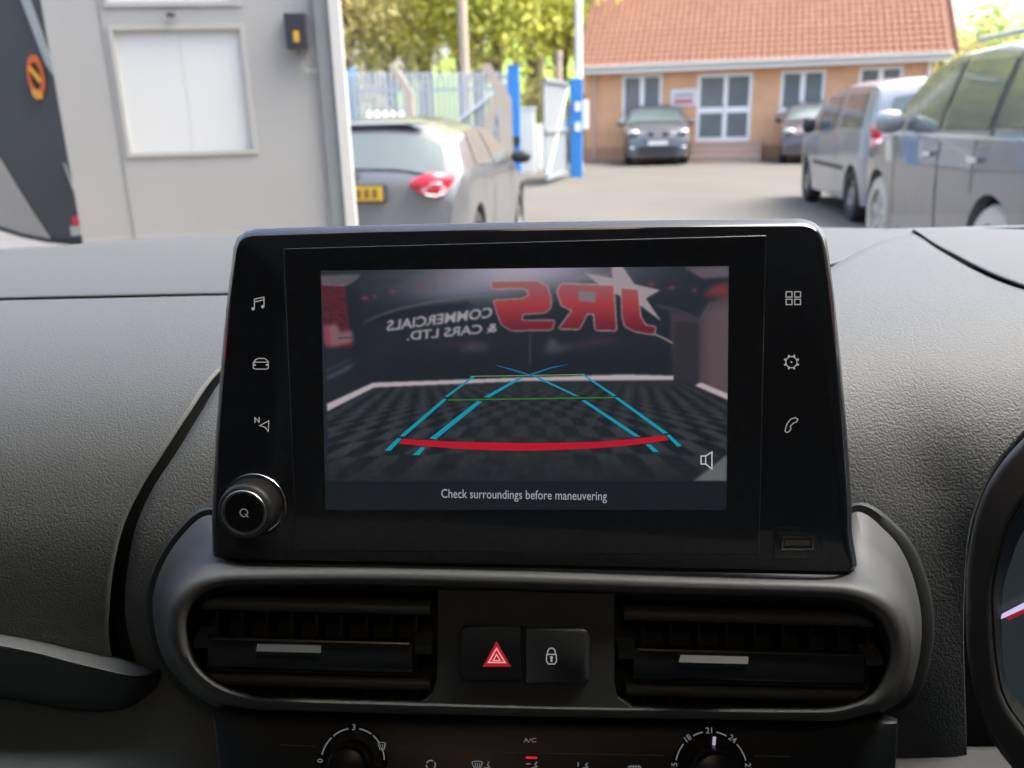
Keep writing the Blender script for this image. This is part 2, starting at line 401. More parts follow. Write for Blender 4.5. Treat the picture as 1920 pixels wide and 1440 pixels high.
# the reversing camera's picture: a soft, grainy raster drawn here and carried by the display's pixels
NX, NY = 920, 549
GX = np.linspace(27, 1866, NX)[None, :].repeat(NY, 0); GY = np.linspace(45, 1142, NY)[:, None].repeat(NX, 1)
IMG = np.zeros((NY, NX, 3)); IMG[:] = (30, 37, 44)
def blur(a, r):
    r = int(r)
    if r < 1: return a
    for _ in range(2):
        for ax in (0, 1):
            p = np.pad(a, [(r + 1, r) if k == ax else (0, 0) for k in range(a.ndim)], mode='edge')
            c = np.cumsum(p, axis=ax); n = a.shape[ax]; w = 2 * r + 1
            a = (np.take(c, range(w, w + n), ax) - np.take(c, range(0, n), ax)) / w
    return a
def pmask(poly):
    out = np.zeros(GX.shape)
    xs_ = [p[0] for p in poly]; ys_ = [p[1] for p in poly]
    j0, j1 = max(0, int((min(xs_) - 27) / 2) - 1), max(0, int((max(xs_) - 27) / 2) + 3); i0, i1 = max(0, int((min(ys_) - 45) / 2) - 1), max(0, int((max(ys_) - 45) / 2) + 3)
    gx, gy = GX[i0:i1, j0:j1], GY[i0:i1, j0:j1]; c = np.zeros(gx.shape, bool)
    for k in range(len(poly)):
        (x0, y0), (x1, y1) = poly[k - 1], poly[k]
        if y0 != y1: c ^= ((y0 > gy) != (y1 > gy)) & (gx < (x1 - x0) * (gy - y0) / (y1 - y0) + x0)
    out[i0:i1, j0:j1] = c
    return out
def paint_(mask, col, soft=1, alpha=1.0):
    r = np.flatnonzero(mask.any(1)); c = np.flatnonzero(mask.any(0))
    if not len(r): return
    k = 2 * int(soft) + 3; sl = (slice(max(0, r[0] - k), r[-1] + k), slice(max(0, c[0] - k), c[-1] + k))
    m = (blur(mask[sl], soft) * alpha)[..., None]; IMG[sl] = IMG[sl] * (1 - m) + np.asarray(col, float) * m
def draw(poly, col, soft=1, alpha=1.0): paint_(pmask(poly), col, soft, alpha)
def streak(pts, w, col, soft=1, alpha=1.0):
    p = spline(pts, 40); t = np.gradient(p, axis=0); t /= np.linalg.norm(t, axis=1, keepdims=True); n_ = np.stack([-t[:, 1], t[:, 0]], 1) * w / 2
    draw([tuple(q) for q in p + n_] + [tuple(q) for q in (p - n_)[::-1]], col, soft, alpha)
rgp = np.random.default_rng(11)
# printed backdrop with sweeping trails; its pale top burst also paints in reflected haze
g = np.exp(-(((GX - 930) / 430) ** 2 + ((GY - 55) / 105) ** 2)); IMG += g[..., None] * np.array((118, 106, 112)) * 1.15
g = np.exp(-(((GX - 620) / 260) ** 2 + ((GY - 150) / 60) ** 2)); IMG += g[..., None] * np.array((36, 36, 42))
for x, y, w, l in [(rgp.uniform(150, 1600), rgp.uniform(70, 470), rgp.uniform(3, 12), rgp.uniform(60, 260)) for _ in range(46)]:
    streak([(x, y), (x + l * .5, y - l * .08), (x + l, y - l * .1)], w, IMG[min(NY - 1, int((y - 45) / 2)), min(NX - 1, int((x - 27) / 2))] + rgp.uniform(-6, 14), 3, .5)
streak([(212, 288), (340, 236), (520, 196), (800, 162)], 10, (92, 98, 104), 2, .8); streak([(230, 292), (420, 240), (700, 205)], 26, (22, 28, 34), 5, .7)
streak([(45, 540), (130, 498), (205, 456)], 14, (74, 90, 104), 3, .8); streak([(45, 505), (160, 452)], 8, (60, 74, 86), 3, .7)
streak([(1540, 220), (1640, 245), (1735, 288)], 10, (70, 68, 76), 2, .8); streak([(1735, 290), (1782, 212)], 6, (128, 118, 124), 1, .8)
draw([(140, 110), (205, 150), (230, 300), (250, 480), (265, 575), (170, 560), (150, 400)], (26, 33, 39), 6, .8)
draw([(28, 110), (135, 110), (150, 300), (165, 395), (42, 400)], (84, 32, 44), 2)
for _ in range(60):
    x, y = rgp.uniform(30, 130), rgp.uniform(115, 300); draw([(x, y), (x + rgp.uniform(5, 15), y + 2), (x + rgp.uniform(3, 12), y + rgp.uniform(6, 14)), (x - 2, y + 8)], (48 + rgp.uniform(-8, 26), 26, 36), 1, .8)
draw([(36, 300), (96, 290), (110, 330), (165, 320), (168, 375), (70, 395), (40, 380)], (128, 92, 98), 4); draw([(40, 300), (60, 300), (66, 390), (44, 390)], (142, 50, 62), 4, .8); streak([(100, 356), (166, 352)], 6, (50, 50, 56), 1)
draw([(28, 66), (205, 64), (140, 112), (28, 108)], (88, 84, 90), 2); streak([(205, 66), (140, 111), (30, 108)], 5, (140, 128, 132), 1, .7)
draw([(1600, 240), (1745, 285), (1790, 200), (1864, 180), (1858, 640), (1740, 575), (1620, 545)], (62, 54, 62), 4); draw([(1750, 240), (1870, 190), (1870, 650), (1750, 590)], (96, 80, 84), 14, .85)
draw([(1665, 50), (1866, 45), (1864, 95), (1745, 100)], (92, 84, 92), 3); draw([(1745, 178), (1800, 130), (1866, 116), (1866, 184)], (122, 50, 60), 6, .9)
for x, y, w in ((205, 172, 34), (335, 143, 26), (450, 125, 32), (530, 122, 18), (1500, 122, 30), (1590, 138, 36), (260, 165, 14), (1700, 150, 20)):
    draw([(x, y), (x + w * .6, y - 7), (x + w, y), (x + w * .5, y + 9)], (140, 76, 72), 2, .7); draw([(x - 8, y + 4), (x + w, y - 8), (x + w + 10, y + 4), (x, y + 14)], (110, 52, 56), 5, .5)
for q, c_ in (([(640, 425), (700, 378), (790, 395), (760, 420)], (76, 80, 88)), ([(1030, 440), (1062, 355), (1105, 398), (1190, 392), (1100, 432)], (84, 88, 96)), ([(470, 385), (620, 375), (800, 372), (640, 400)], (66, 46, 54)), ([(1130, 400), (1300, 350), (1400, 380), (1200, 420)], (58, 46, 54))):
    draw(q, c_, 7, .75)
draw([(300, 430), (1600, 430), (1610, 545), (960, 545), (290, 565)], (26, 32, 38), 14, .75)
draw([(965, 345), (975, 345), (975, 480), (965, 480)], (60, 68, 74), 1, .6)
draw([(1622, 290), (1732, 300), (1734, 577), (1622, 572)], (44, 43, 50), 2, .9)
# mirrored sign
draw([(1215, 70), (1340, 92), (1336, 45), (1388, 45), (1440, 122), (1556, 150), (1492, 188), (1562, 292), (1462, 216), (1300, 140)], (160, 148, 154), 1)
S_ = [(795, 105), (1000, 103), (1045, 128), (1064, 185), (1060, 228), (1038, 246), (935, 252), (930, 283), (1080, 284), (1068, 324), (885, 326), (842, 300), (820, 245), (806, 190), (935, 184), (965, 168), (958, 142), (930, 134), (798, 136)]
R_ = [(1092, 150), (1112, 118), (1345, 128), (1358, 330), (1264, 327), (1258, 256), (1228, 252), (1192, 322), (1100, 320), (1160, 238), (1112, 215)]
J_ = [(1380, 140), (1455, 148), (1466, 268), (1490, 308), (1536, 318), (1528, 350), (1442, 335), (1398, 312), (1386, 270)]
for q in (S_, R_, J_):
    c_ = np.mean(q, 0); m = pmask(q); big = blur(m, 2) > .12
    paint_(big.astype(float), (178, 164, 168), 1, .95 if q is not S_ else .8)
    t = np.clip((GY - 110) / 215, 0, 1)[..., None]
    col = np.where(t < .45, (150, 96, 100) * (1 - t / .45) + np.array((164, 58, 62)) * (t / .45), np.array((164, 58, 62)) * (1 - (t - .45) / .55) + np.array((104, 30, 42)) * ((t - .45) / .55))
    mm = blur(m, 1)[..., None]; IMG[:] = IMG * (1 - mm) + col * mm
draw([(1185, 150), (1264, 155), (1264, 202), (1190, 196)], (128, 114, 121), 1)
streak([(1530, 348), (1570, 366), (1614, 390)], 7, (176, 156, 122), 1)
def raster_text(body, cx, cy, wid, hgt, rot, col):
    mb = text_mb(body, 1.0, 0.03, True); v = np.array(mb.v)[:, :2]; v -= (v.max(0) + v.min(0)) / 2; v *= (wid / np.ptp(v[:, 0]), hgt / np.ptp(v[:, 1]))
    m = np.zeros(GX.shape)
    for f in mb.f:
        q = [(cx + v[i][0] * math.cos(rot) + v[i][1] * math.sin(rot), cy + v[i][0] * math.sin(rot) * -1 - v[i][1]) for i in f]
        xs_ = [p[0] for p in q]; ys_ = [p[1] for p in q]
        j0, j1 = max(0, int((min(xs_) - 27) / 2) - 1), int((max(xs_) - 27) / 2) + 3; i0, i1 = max(0, int((min(ys_) - 45) / 2) - 1), int((max(ys_) - 45) / 2) + 3
        gx, gy = GX[i0:i1, j0:j1], GY[i0:i1, j0:j1]; c = np.zeros(gx.shape, bool)
        for k in range(len(q)):
            (x0, y0), (x1, y1) = q[k - 1], q[k]
            if y0 != y1: c ^= ((y0 > gy) != (y1 > gy)) & (gx < (x1 - x0) * (gy - y0) / (y1 - y0) + x0)
        m[i0:i1, j0:j1] = np.maximum(m[i0:i1, j0:j1], c)
    paint_(m, col, 1, .95)
raster_text("COMMERCIALS", 560, 272, 482, 50, math.radians(7.0), (172, 164, 170))
raster_text("& CARS LTD.", 616, 330, 410, 44, math.radians(5.0), (172, 164, 170))
# checkered floor with its white border, slightly bowed by the wide lens
YB_ = GY - 0.00003 * (GX - 965) ** 2
wv = 470 / np.maximum(YB_ - 455, 60); uv = (GX - 965) * wv / 560
chk = ((np.floor(uv / .19) + np.floor(wv / .22)) % 2)
FL = [(45, 690), (265, 575), (960, 555), (1620, 556), (1860, 650), (1860, 1016), (45, 1012)]
fm = blur(pmask(FL), 1)[..., None]
cen = np.exp(-(((GX - 960) / 330) ** 2 + ((GY - 900) / 260) ** 2))
amp = (13 - 11 * cen) * np.clip((1010 - GY) / 150, 0, 1) * np.clip((GY - 560) / 60, 0, 1)
fl = (np.array((40, 45, 49))[None, None] - 6 * np.clip((GY - 850) / 150, 0, 1)[..., None]) + blur(chk - .5, 1)[..., None] * 2 * amp[..., None] + blur(rgp.normal(0, 40, GX.shape), 6)[..., None]
IMG[:] = IMG * (1 - fm) + fl * fm
draw([(45, 655), (255, 560), (960, 540), (1400, 530), (1620, 537), (1618, 556), (960, 556), (262, 582), (45, 690)], (198, 186, 190), 1, .95)
draw([(1742, 568), (1866, 620), (1866, 648), (1715, 582)], (196, 184, 186), 1, .95)
draw([(1700, 1022), (1866, 892), (1866, 1022)], (102, 106, 108), 2); 
m = np.clip((GY - 1010) / 3, 0, 1)[..., None]; IMG[:] = IMG * (1 - m) + (np.array((21, 27, 33)) + 5 * np.clip(1 - (GX - 500) / 900, 0, 1)[..., None] * 0) * m
IMG[:] = blur(IMG, 1) * .88 + np.array((60, 58, 64)) * .12 * np.clip(1.25 - (GY - 45) / 900, .25, 1.2)[..., None]  # reflection haze painted into the picture as a grey veil, stronger towards the top
IMG[:] = IMG + rgp.normal(0, 2.6, IMG.shape) + blur(rgp.normal(0, 6, IMG.shape), 2)
def picture_material():
    m = bpy.data.materials.new("camera_picture"); m.use_nodes = True
    N = m.node_tree.nodes; L = m.node_tree.links; b = N["Principled BSDF"]
    b.inputs["Base Color"].default_value = (0.03, 0.034, 0.04, 1); b.inputs["Roughness"].default_value = 0.1; b.inputs["Specular IOR Level"].default_value = 0.45
    a = N.new("ShaderNodeVertexColor"); a.layer_name = "picture"
    L.new(a.outputs[0], b.inputs["Emission Color"]); b.inputs["Emission Strength"].default_value = 1.0
    return m
LAY = [0]
def zz(): LAY[0] += 1; return Z + LAY[0] * 0.00005
st = 2
iy = np.arange(0, NY, st); ix = np.arange(0, NX, st)
qx = 590 + GX[np.ix_(iy, ix)] / 2.4; qy = 480 + (GY[np.ix_(iy, ix)] + (1 - (GY[np.ix_(iy, ix)] - 45) / 1097) * (1866 - GX[np.ix_(iy, ix)]) / 1839 * 21) / 2.4
qx = qx + (GY[np.ix_(iy, ix)] - 45) / 1097 / 2.4 * np.where(ix[None, :] < NX / 2, 21, -11) * np.abs(ix[None, :] / NX - .5) * 2
RV = (qx - 960)[..., None] / F * RT + (720 - qy)[..., None] / F * UP + FWD
oo = PS.o + PS.n * Z; PV_ = EYE + RV * (((oo - EYE) @ PS.n) / (RV @ PS.n))[..., None] - PS.o
LX, LYY = PV_ @ PS.x, PV_ @ PS.y
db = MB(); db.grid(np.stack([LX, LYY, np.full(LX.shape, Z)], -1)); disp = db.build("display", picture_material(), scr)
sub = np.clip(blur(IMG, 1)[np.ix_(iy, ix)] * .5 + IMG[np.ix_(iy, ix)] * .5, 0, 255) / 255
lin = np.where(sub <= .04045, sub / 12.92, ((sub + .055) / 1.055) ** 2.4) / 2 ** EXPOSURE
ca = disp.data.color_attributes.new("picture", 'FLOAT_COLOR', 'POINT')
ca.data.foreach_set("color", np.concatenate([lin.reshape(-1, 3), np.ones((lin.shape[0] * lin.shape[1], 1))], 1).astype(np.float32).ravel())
def flat(name, poly, m, parent=disp): 
    z = zz(); p = cz(poly); return MB().add([(x, y, z) for x, y in p], [tuple(range(len(p)))]).build(name, m, parent)
def line(name, pts, w, m, closed=False, parent=disp):
    return MB().stroke(cz(pts), w, zz(), closed).build(name, m, parent)
UPX = 0.363 / F / 2.4           # metres per unit of this drawing
# guide lines
CY = glow("pic_cyan", 24, 138, 162); CYD = glow("pic_cyan_dim", 25, 105, 150)
flat("distance_line", [(600, 646), (1350, 634), (1350, 639), (600, 650)], glow("pic_green", 48, 128, 38))
flat("distance_line", [(700, 540), (960, 536), (1215, 531), (1215, 534), (960, 539), (700, 543)], glow("pic_green_dim", 120, 150, 90))
for q in ([(316, 875), (342, 876), (392, 822), (374, 818)], [(382, 810), (404, 812), (594, 646), (582, 640)], [(586, 632), (600, 634), (722, 542), (712, 540)],
          [(442, 895), (472, 895), (498, 862), (478, 860)], [(518, 820), (546, 824), (754, 655), (732, 652)], [(762, 634), (786, 636), (940, 546), (924, 544)],
          [(1548, 880), (1522, 880), (1490, 848), (1510, 846)], [(1466, 812), (1440, 812), (1200, 650), (1218, 648)], [(1190, 630), (1168, 628), (984, 542), (1002, 541)],
          [(1652, 854), (1630, 856), (1582, 806), (1596, 802)], [(1590, 796), (1568, 798), (1350, 638), (1364, 634)], [(1358, 628), (1342, 630), (1200, 532), (1212, 532)]):
    flat("guide_line", q, CY)
for q in ([(805, 488), (880, 505), (990, 538), (982, 542), (880, 511)], [(1150, 485), (1060, 500), (960, 534), (970, 538), (1060, 506)]):
    flat("guide_line", q, CYD)
top = [(400, 822), (530, 830), (700, 836), (960, 841), (1240, 836), (1420, 823), (1575, 806)]
bot = [(1590, 826), (1430, 848), (1240, 864), (960, 874), (700, 868), (530, 856), (380, 842)]
flat("stop_line", [tuple(p) for p in spline(top, 30)] + [tuple(p) for p in spline(bot, 30)], glow("pic_red", 178, 24, 44))
tx = PS(590 + 940 / 2.4, 480 + 1074 / 2.4, Z)
text_mb("Check surroundings before maneuvering", 0.0056, 0.0, False, tx, math.radians(-0.1), zz(), width=0.0712).build("caption_lettering", glow("pic_caption", 150, 156, 164), disp)
sp = [(1737, 898), (1758, 898), (1786, 880), (1786, 956), (1758, 934), (1737, 934)]
line("speaker_icon", sp, 4.5 * UPX, glow("pic_icon", 196, 198, 200), True)
line("speaker_icon", [(1758, 898), (1758, 934)], 4 * UPX, glow("pic_icon", 196, 198, 200))

# symbols printed on the bezel
ZB = 0.00012
PXM = 0.363 / F
def ic(L): return PS.pts(L, ZB)
def icon(name, strokes, w=2.2, m=INK, fills=()):
    mb = MB()
    for pts, closed in strokes: mb.stroke(ic(pts), w * PXM, ZB, closed)
    for f in fills:
        p = ic(f); mb.add([(x, y, ZB) for x, y in p], [tuple(range(len(p)))])
    return mb.build(name, m, scr)
def circ(cx, cy, r, n=20, a0=0, a1=360): return [(cx + r * math.cos(math.radians(a0 + (a1 - a0) * k / n)), cy + r * math.sin(math.radians(a0 + (a1 - a0) * k / n))) for k in range(n + (0 if a1 - a0 == 360 else 1))]
icon("music_icon", [([(477, 578), (477, 561), (495, 557), (495, 575)], False), ([(477, 566), (495, 562)], False)], 1.8, fills=[circ(474.5, 579, 3), circ(492.5, 575, 3)])
icon("car_icon", [([(476, 678), (480, 674), (484, 672), (495, 672), (499, 674), (503, 678), (503, 690), (500, 692), (479, 692), (475, 690), (475, 680)], True), ([(477, 679), (502, 679)], False), ([(480, 673), (476, 680)], False)], 1.7,
     fills=[[(475, 682), (480, 683), (479, 686), (475, 685)], [(503, 682), (498, 683), (499, 686), (503, 685)]])
icon("navigation_icon", [([(487, 798), (504, 789), (503, 809), (497, 801)], True)], 1.8)
tp = PS(482, 788, ZB)
text_mb("N", 0.0034, 0.00006, False, tp, 0, ZB).build("navigation_letter", INK, scr)
icon("apps_icon", [([(x, y), (x + 11, y), (x + 11, y + 10), (x, y + 10)], True) for x in (1474, 1490) for y in (547, 561)], 1.8)
gear = []
for k in range(8):
    t = math.radians(22.5 + 45 * k); gear.append(circ(1484 + 13 * math.cos(t), 679 + 12.5 * math.sin(t), 2.2, 8))
icon("gear_icon", [(circ(1484, 679, 10.5), True)], 1.8, fills=gear + [circ(1484, 679, 1.8, 8)])
icon("phone_icon", [([(1472, 808), (1475, 796), (1482, 786), (1491, 783), (1496, 786), (1494, 791), (1488, 793), (1482, 799), (1483, 804), (1480, 809), (1475, 811)], True)], 1.7)

# volume knob, axis along the screen's normal
kx, ky = PS(480, 945, 0.0)
U = PXM
kn = MB().lathe([(63 * U, 0.0), (63 * U, 0.0012), (61 * U, 0.0018), (57.5 * U, 0.0016), (57 * U, 0.0006), (10 * U, .0006)], 64, (kx, ky)).build("knob_ring", CHROME, scr, smooth=40)
body = MB().lathe([(55 * U, 0.0), (55 * U, 0.0005), (54 * U, 0.0042), (53.5 * U, 0.0112), (52 * U, 0.0130), (48 * U, 0.0142), (43.5 * U, 0.0145), (43 * U, 0.0138), (5 * U, 0.0138)], 72, (kx, ky)).build("volume_knob", RUBBER, scr, smooth=40)
for k in range(72):
    t = 2 * math.pi * k / 72; c, s_ = math.cos(t), math.sin(t); w = 0.0002
    mb = MB(); r0, r1 = 53 * U, 54.9 * U
    P = lambda r, q, z: (kx + c * r - s_ * q, ky + s_ * r + c * q, z)
    mb.hexa([P(r0, -w, .003), P(r1, -w, .003), P(r1, w, .003), P(r0, w, .003), P(r0, -w, .0115), P(r1 - .0002, -w, .0115), P(r1 - .0002, w, .0115), P(r0, w, .0115)])
    if k == 0: ridge0 = mb.build("grip_ridge", RUBBER, body)
    else:
        o = ridge0.copy(); COL.objects.link(o); o.parent = body
        o.matrix_basis = Matrix.Translation((kx, ky, 0)) @ Matrix.Rotation(t, 4, 'Z') @ Matrix.Translation((-kx, -ky, 0))
MB().lathe([(43.2 * U, 0.0136), (43.4 * U, 0.0146), (42 * U, 0.0150), (39.5 * U, 0.0149), (38.5 * U, 0.0142)], 64, (kx, ky)).build("cap_ring", ALU, body, smooth=50)
MB().lathe([(38.4 * U, 0.0141), (36 * U, 0.0143), (0.0001, 0.0143)], 48, (kx, ky)).build("cap", mat("knob_cap_black", (0.008, 0.008, 0.009), 0.35, vary=0.1), body)
q = circ(0, 0, 7.2, 22, -285, 35); mb = MB()
mb.stroke([(kx + x * U, ky - y * U) for x, y in q], 2 * U, 0.0145); mb.stroke([(kx + 2 * U, ky - 2 * U), (kx + 8 * U, ky - 9 * U)], 2 * U, 0.0145)
mb.build("power_mark", INK_DIM, body)

# usb socket
up_ = rrect(0, 1, 0, 1, .05)
us = PS.pts([(1453, 990), (1541, 990), (1543, 1047), (1450, 1047)], 0)
usb = MB(); 
def qr(L, z): return [(x, y, z) for x, y in PS.pts(L, z)]
usb.rings([qr([(1449, 1048), (1544, 1048), (1541, 989), (1453, 989)], 0.0), qr([(1450, 1047), (1543, 1047), (1540, 990), (1454, 990)], 0.0007), qr([(1454, 1043), (1539, 1043), (1537, 994), (1457, 994)], 0.0007),
           qr([(1466, 1031), (1526, 1031), (1524, 1002), (1468, 1002)], 0.0002), qr([(1466, 1031), (1526, 1031), (1524, 1002), (1468, 1002)], -0.0003)], close_last=True)
up = fixn(usb.build("usb_port", GLOSS, scr, smooth=25))
fixn(MB().rings([qr([(1465, 1032), (1527, 1032), (1525, 1004), (1467, 1004)], 0.0002), qr([(1465, 1032), (1527, 1032), (1525, 1004), (1467, 1004)], 0.0008),
                 qr([(1468, 1028), (1523, 1028), (1521, 1007), (1470, 1007)], 0.0008), qr([(1468, 1028), (1523, 1028), (1521, 1007), (1470, 1007)], 0.0003)]).build("socket_rim", mat("dark_steel", (0.25, 0.24, 0.23), 0.25, metal=1.0), up))
MB().slab(PS.pts([(1472, 1022), (1519, 1022), (1518, 1013), (1473, 1013)], .0004), 0.0002, 0.0006).build("contact_tongue", mat("usb_tongue", (0.16, 0.13, 0.10), 0.4), up)

# ---------------------------------------------------------------- central air vents
vent = thing("air_vent_console", "satin grey plastic console of two air vents and switches below the touchscreen", "air vent", tuple(W(1000, 1220, .37)))
O_ = [(398, 966), (470, 1036), (700, 1052), (1000, 1058), (1300, 1066), (1530, 1064), (1597, 962), (1660, 995), (1702, 1055), (1727, 1150), (1722, 1240), (1692, 1312), (1600, 1354), (1500, 1356), (1300, 1354), (1000, 1350), (700, 1346), (540, 1343), (450, 1338), (372, 1308), (312, 1245), (288, 1165), (293, 1090), (335, 1012)]
M_ = [(402, 1077), (470, 1071), (700, 1069), (1000, 1075), (1300, 1085), (1545, 1092), (1610, 1100), (1660, 1120), (1690, 1152), (1705, 1202), (1699, 1255), (1667, 1317), (1590, 1347), (1500, 1350), (1300, 1347), (1000, 1342), (700, 1334), (540, 1329), (455, 1323), (385, 1295), (338, 1245), (318, 1190), (324, 1132), (356, 1094)]
F_ = [(418, 1098), (470, 1095), (700, 1095), (1000, 1103), (1300, 1113), (1530, 1119), (1590, 1125), (1630, 1142), (1657, 1170), (1672, 1210), (1665, 1255), (1637, 1303), (1575, 1328), (1500, 1332), (1300, 1330), (1000, 1325), (700, 1317), (540, 1312), (468, 1306), (406, 1284), (364, 1245), (348, 1195), (352, 1147), (380, 1112)]
def ring(pts, d, n=216, mixw=None):
    return [W(p[0], p[1], d) for p in spline(pts, n, True)]
def mixp(a, b, t): return [tuple(np.array(p) * (1 - t) + np.array(q) * t) for p, q in zip(a, b)]
rs = [ring(O_, .42), ring(O_, .402), ring(mixp(O_, M_, .35), .395), ring(mixp(O_, M_, .7), .380), ring(mixp(O_, M_, .9), .352), ring(M_, .3385), ring(mixp(M_, F_, .35), .3365), ring(mixp(M_, F_, .8), .3365), ring(F_, .3375),
      ring(mixp(F_, M_, -.15), .342), ring(mixp(F_, M_, -.2), .40)]
hb = MB().rings(rs); 
housing = fixn(hb.build("housing", SATIN, vent, smooth=60, world_space=True))
oq = spline(O_, 216, True); og = inset(oq, -15.0); og += np.stack([np.maximum(0, og[:, 0] - 1500) / 230 * 8, -np.maximum(0, og[:, 0] - 1500) / 230 * 6], 1)
gk = MB().rings([[W(x, y, .455) for x, y in og], [W(x, y, .409) for x, y in og], [W(x, y, .4065) for x, y in (og * .7 + oq * .3)], [W(x, y, .4065) for x, y in oq], [W(x, y, .42) for x, y in oq]])  # black ring added to paint the shade of the groove round the housing
fixn(gk.build("groove_shade_ring", BLACK, vent, smooth=50, world_space=True))
# dark liner of the opening
IN = mixp(F_, M_, -.12)
mb = MB().rings([ring(IN, .3395, 120), ring(mixp(F_, M_, -.5), .352, 120), ring(mixp(F_, M_, -.7), .372, 120)], close_last=True)
fixn(mb.build("liner", BLACK, vent, smooth=40, world_space=True))
# slats: bars running across each vent
def slat(name, p0, p1, th, dp, m, parent, taper=0.5, z=None):
    """p0,p1 = (px,py,depth) of the ends of the front edge, th = thickness, dp = depth backwards"""
    a, b = W(*p0), W(*p1); ax = (b - a) / np.linalg.norm(b - a)
    back = np.array((0, math.cos(math.radians(18)), -math.sin(math.radians(18)))); back -= ax * (back @ ax); back /= np.linalg.norm(back)
    upv = np.cross(ax, back)
    prof = [(0.0, -th * .35), (-.0006, 0), (0.0, th * .35), (.0015, th * .5), (dp, th * taper * .5), (dp, -th * taper * .5), (.0015, -th * .5)]
    mb = MB(); 
    r = [[e + back * u + upv * v for u, v in prof] for e in (a, b)]
    mb.rings(r, close_first=True, close_last=True)
    return fixn(mb.build(name, m, parent, smooth=50, world_space=True))
BROWN = mat("slat_plastic", (0.066, 0.078, 0.08), 0.45, spec=0.45, vary=0.1, vscale=60)
for sx0, sx1, dy, tab in ((362, 815, 0, (480, 603)), (1160, 1662, 18, (1273, 1404))):
    k = 0 if sx0 < 900 else 1
    ya = lambda x, base: base + (x - 362) * 0.026
    slat("slat", (sx0 + 10, ya(sx0, 1133), .350), (sx1 - 8, ya(sx1, 1133), .350), .0050, .016, BROWN, vent)
    slat("slat", (sx0 + 14, ya(sx0, 1274), .349), (sx1 - 8, ya(sx1, 1274), .349), .0052, .016, BROWN, vent)
    # broad middle blade with a bright line along its upper edge and a silver tab
    x0, x1 = sx0 + 28, sx1 - 42
    a0, a1 = ya(x0, 1190), ya(x1, 1190)
    blade = MB(); fr = .341
    up = [W(x0, a0 + 4, fr + .004), W(x1, a1 + 4, fr + .004)]
    sec = [(-3, .012), (0, .003), (4, .0006), (14, 0), (52, .0), (60, .0008), (66, .004), (68, .012)]
    r = []
    for xx, aa in ((x0, a0), (x1, a1)): r.append([W(xx, aa + s, fr + d) for s, d in sec])
    bl = fixn(MB().rings(r, close_first=True, close_last=True).build("blade", mat("blade_gloss", (0.022, 0.025, 0.027), 0.22, spec=0.5, vary=0.1, vscale=30), vent, smooth=50, world_space=True))
    l = MB(); 
    l.rings([[W(xx, aa + 3.2, fr + .0004), W(xx, aa + 4.8, fr - .0004), W(xx, aa + 7.4, fr - .0006), W(xx, aa + 8, fr + .0006)] for xx, aa in ((x0 + 8, a0), (x1 - 6, a1))], close_first=True, close_last=True)
    fixn(l.build("blade_highlight_strip", mat("dark_chrome", (0.10, 0.10, 0.105), 0.28, metal=1.0), bl, world_space=True))
    t0, t1 = tab; b0, b1 = ya(t0, 1201), ya(t1, 1201)
    tb = MB().rings([[W(t0 - 1, b0 + 5, fr - .001), W(t0 + 3, b0 + 3, fr - .006), W(t0, b0 + 17, fr - .0085), W(t0, b0 + 24, fr - .0075), W(t0, b0 + 26, fr)],
                     [W(t1 + 1, b1 + 5, fr - .001), W(t1 - 1, b1 + 3, fr - .006), W(t1 - 1, b1 + 17, fr - .0085), W(t1 - 4, b1 + 24, fr - .0075), W(t1 - 4, b1 + 26, fr)]], close_first=True, close_last=True)
    fixn(tb.build("slider_tab", mat("dull_silver_tab", (0.026, 0.029, 0.029), 0.55, metal=0.0, spec=0.25, vary=0.05, vscale=90), bl, world_space=True))
    # vertical vanes deep behind
    for i in range(9):
        x = sx0 + 45 + i * (sx1 - sx0 - 80) / 8
        a = W(x, ya(x, 1128), .354); b = W(x, ya(x, 1298), .357)
        v = MB(); v.hexa([a + (-.0006, 0, 0), a + (.0006, 0, 0), a + (.0006, .012, 0), a + (-.0006, .012, 0), b + (-.0006, 0, 0), b + (.0006, 0, 0), b + (.0006, .012, 0), b + (-.0006, .012, 0)])
        fixn(v.build("vane", BLACK, vent, world_space=True))
    # pivots at the ends of the middle blade
    for x in (sx0 + 16, sx1 - 22):
        a = W(x, ya(x, 1206), .347); fixn(MB().box(a[0] - .0035, a[0] + .0035, a[1], a[1] + .01, a[2] - .0022, a[2] + .0012).build("pivot", BROWN, vent, world_space=True))
# switch plate between the vents
PV = Plane(985, 1215, .3415, -5, 2.0)
def onv(mb): return on_plane(mb, PV)
plate = PV.pts([(822, 1106), (1152, 1112), (1152, 1280), (1158, 1310), (1185, 1328), (790, 1318), (812, 1300), (820, 1270)], 0)
fixn(onv(MB().slab(plate, -0.02, 0.0)).build("switch_plate", mat("switch_plate_black", (0.036, 0.041, 0.043), 0.5, vary=0.1, vscale=50, bump=('noise', 1500, 0.2, 0.0002)), vent, world_space=True))
def button(name, x0, x1, y0, y1, rl, rr):
    def outl(d):
        L = []
        for cx, cy, a, r in ((x1 - rr, y0 + rr, -90, rr), (x1 - rr, y1 - rr, 0, rr), (x0 + rl, y1 - rl, 90, rl), (x0 + rl, y0 + rl, 180, rl)):
            for k in range(7):
                t = math.radians(a + 15 * k); rad = max(r - d, 0.5)
                L.append((cx + (rad) * math.cos(t) if r > 3 else cx + math.copysign(max(0.2, 1.5 - d), math.cos(t)), cy + rad * math.sin(t)))
        return L
    rs = [[(x, y, z) for x, y in PV.pts(outl(d), z)] for d, z in ((-3, 0.0002), (0, 0.0002), (0.5, 0.0014), (3, 0.0024), (7, 0.0029))]
    return fixn(onv(MB().rings(rs, close_last=True)).build(name, mat("button_black", (0.03, 0.034, 0.036), 0.42, vary=0.1, vscale=60), vent, smooth=50, world_space=True))
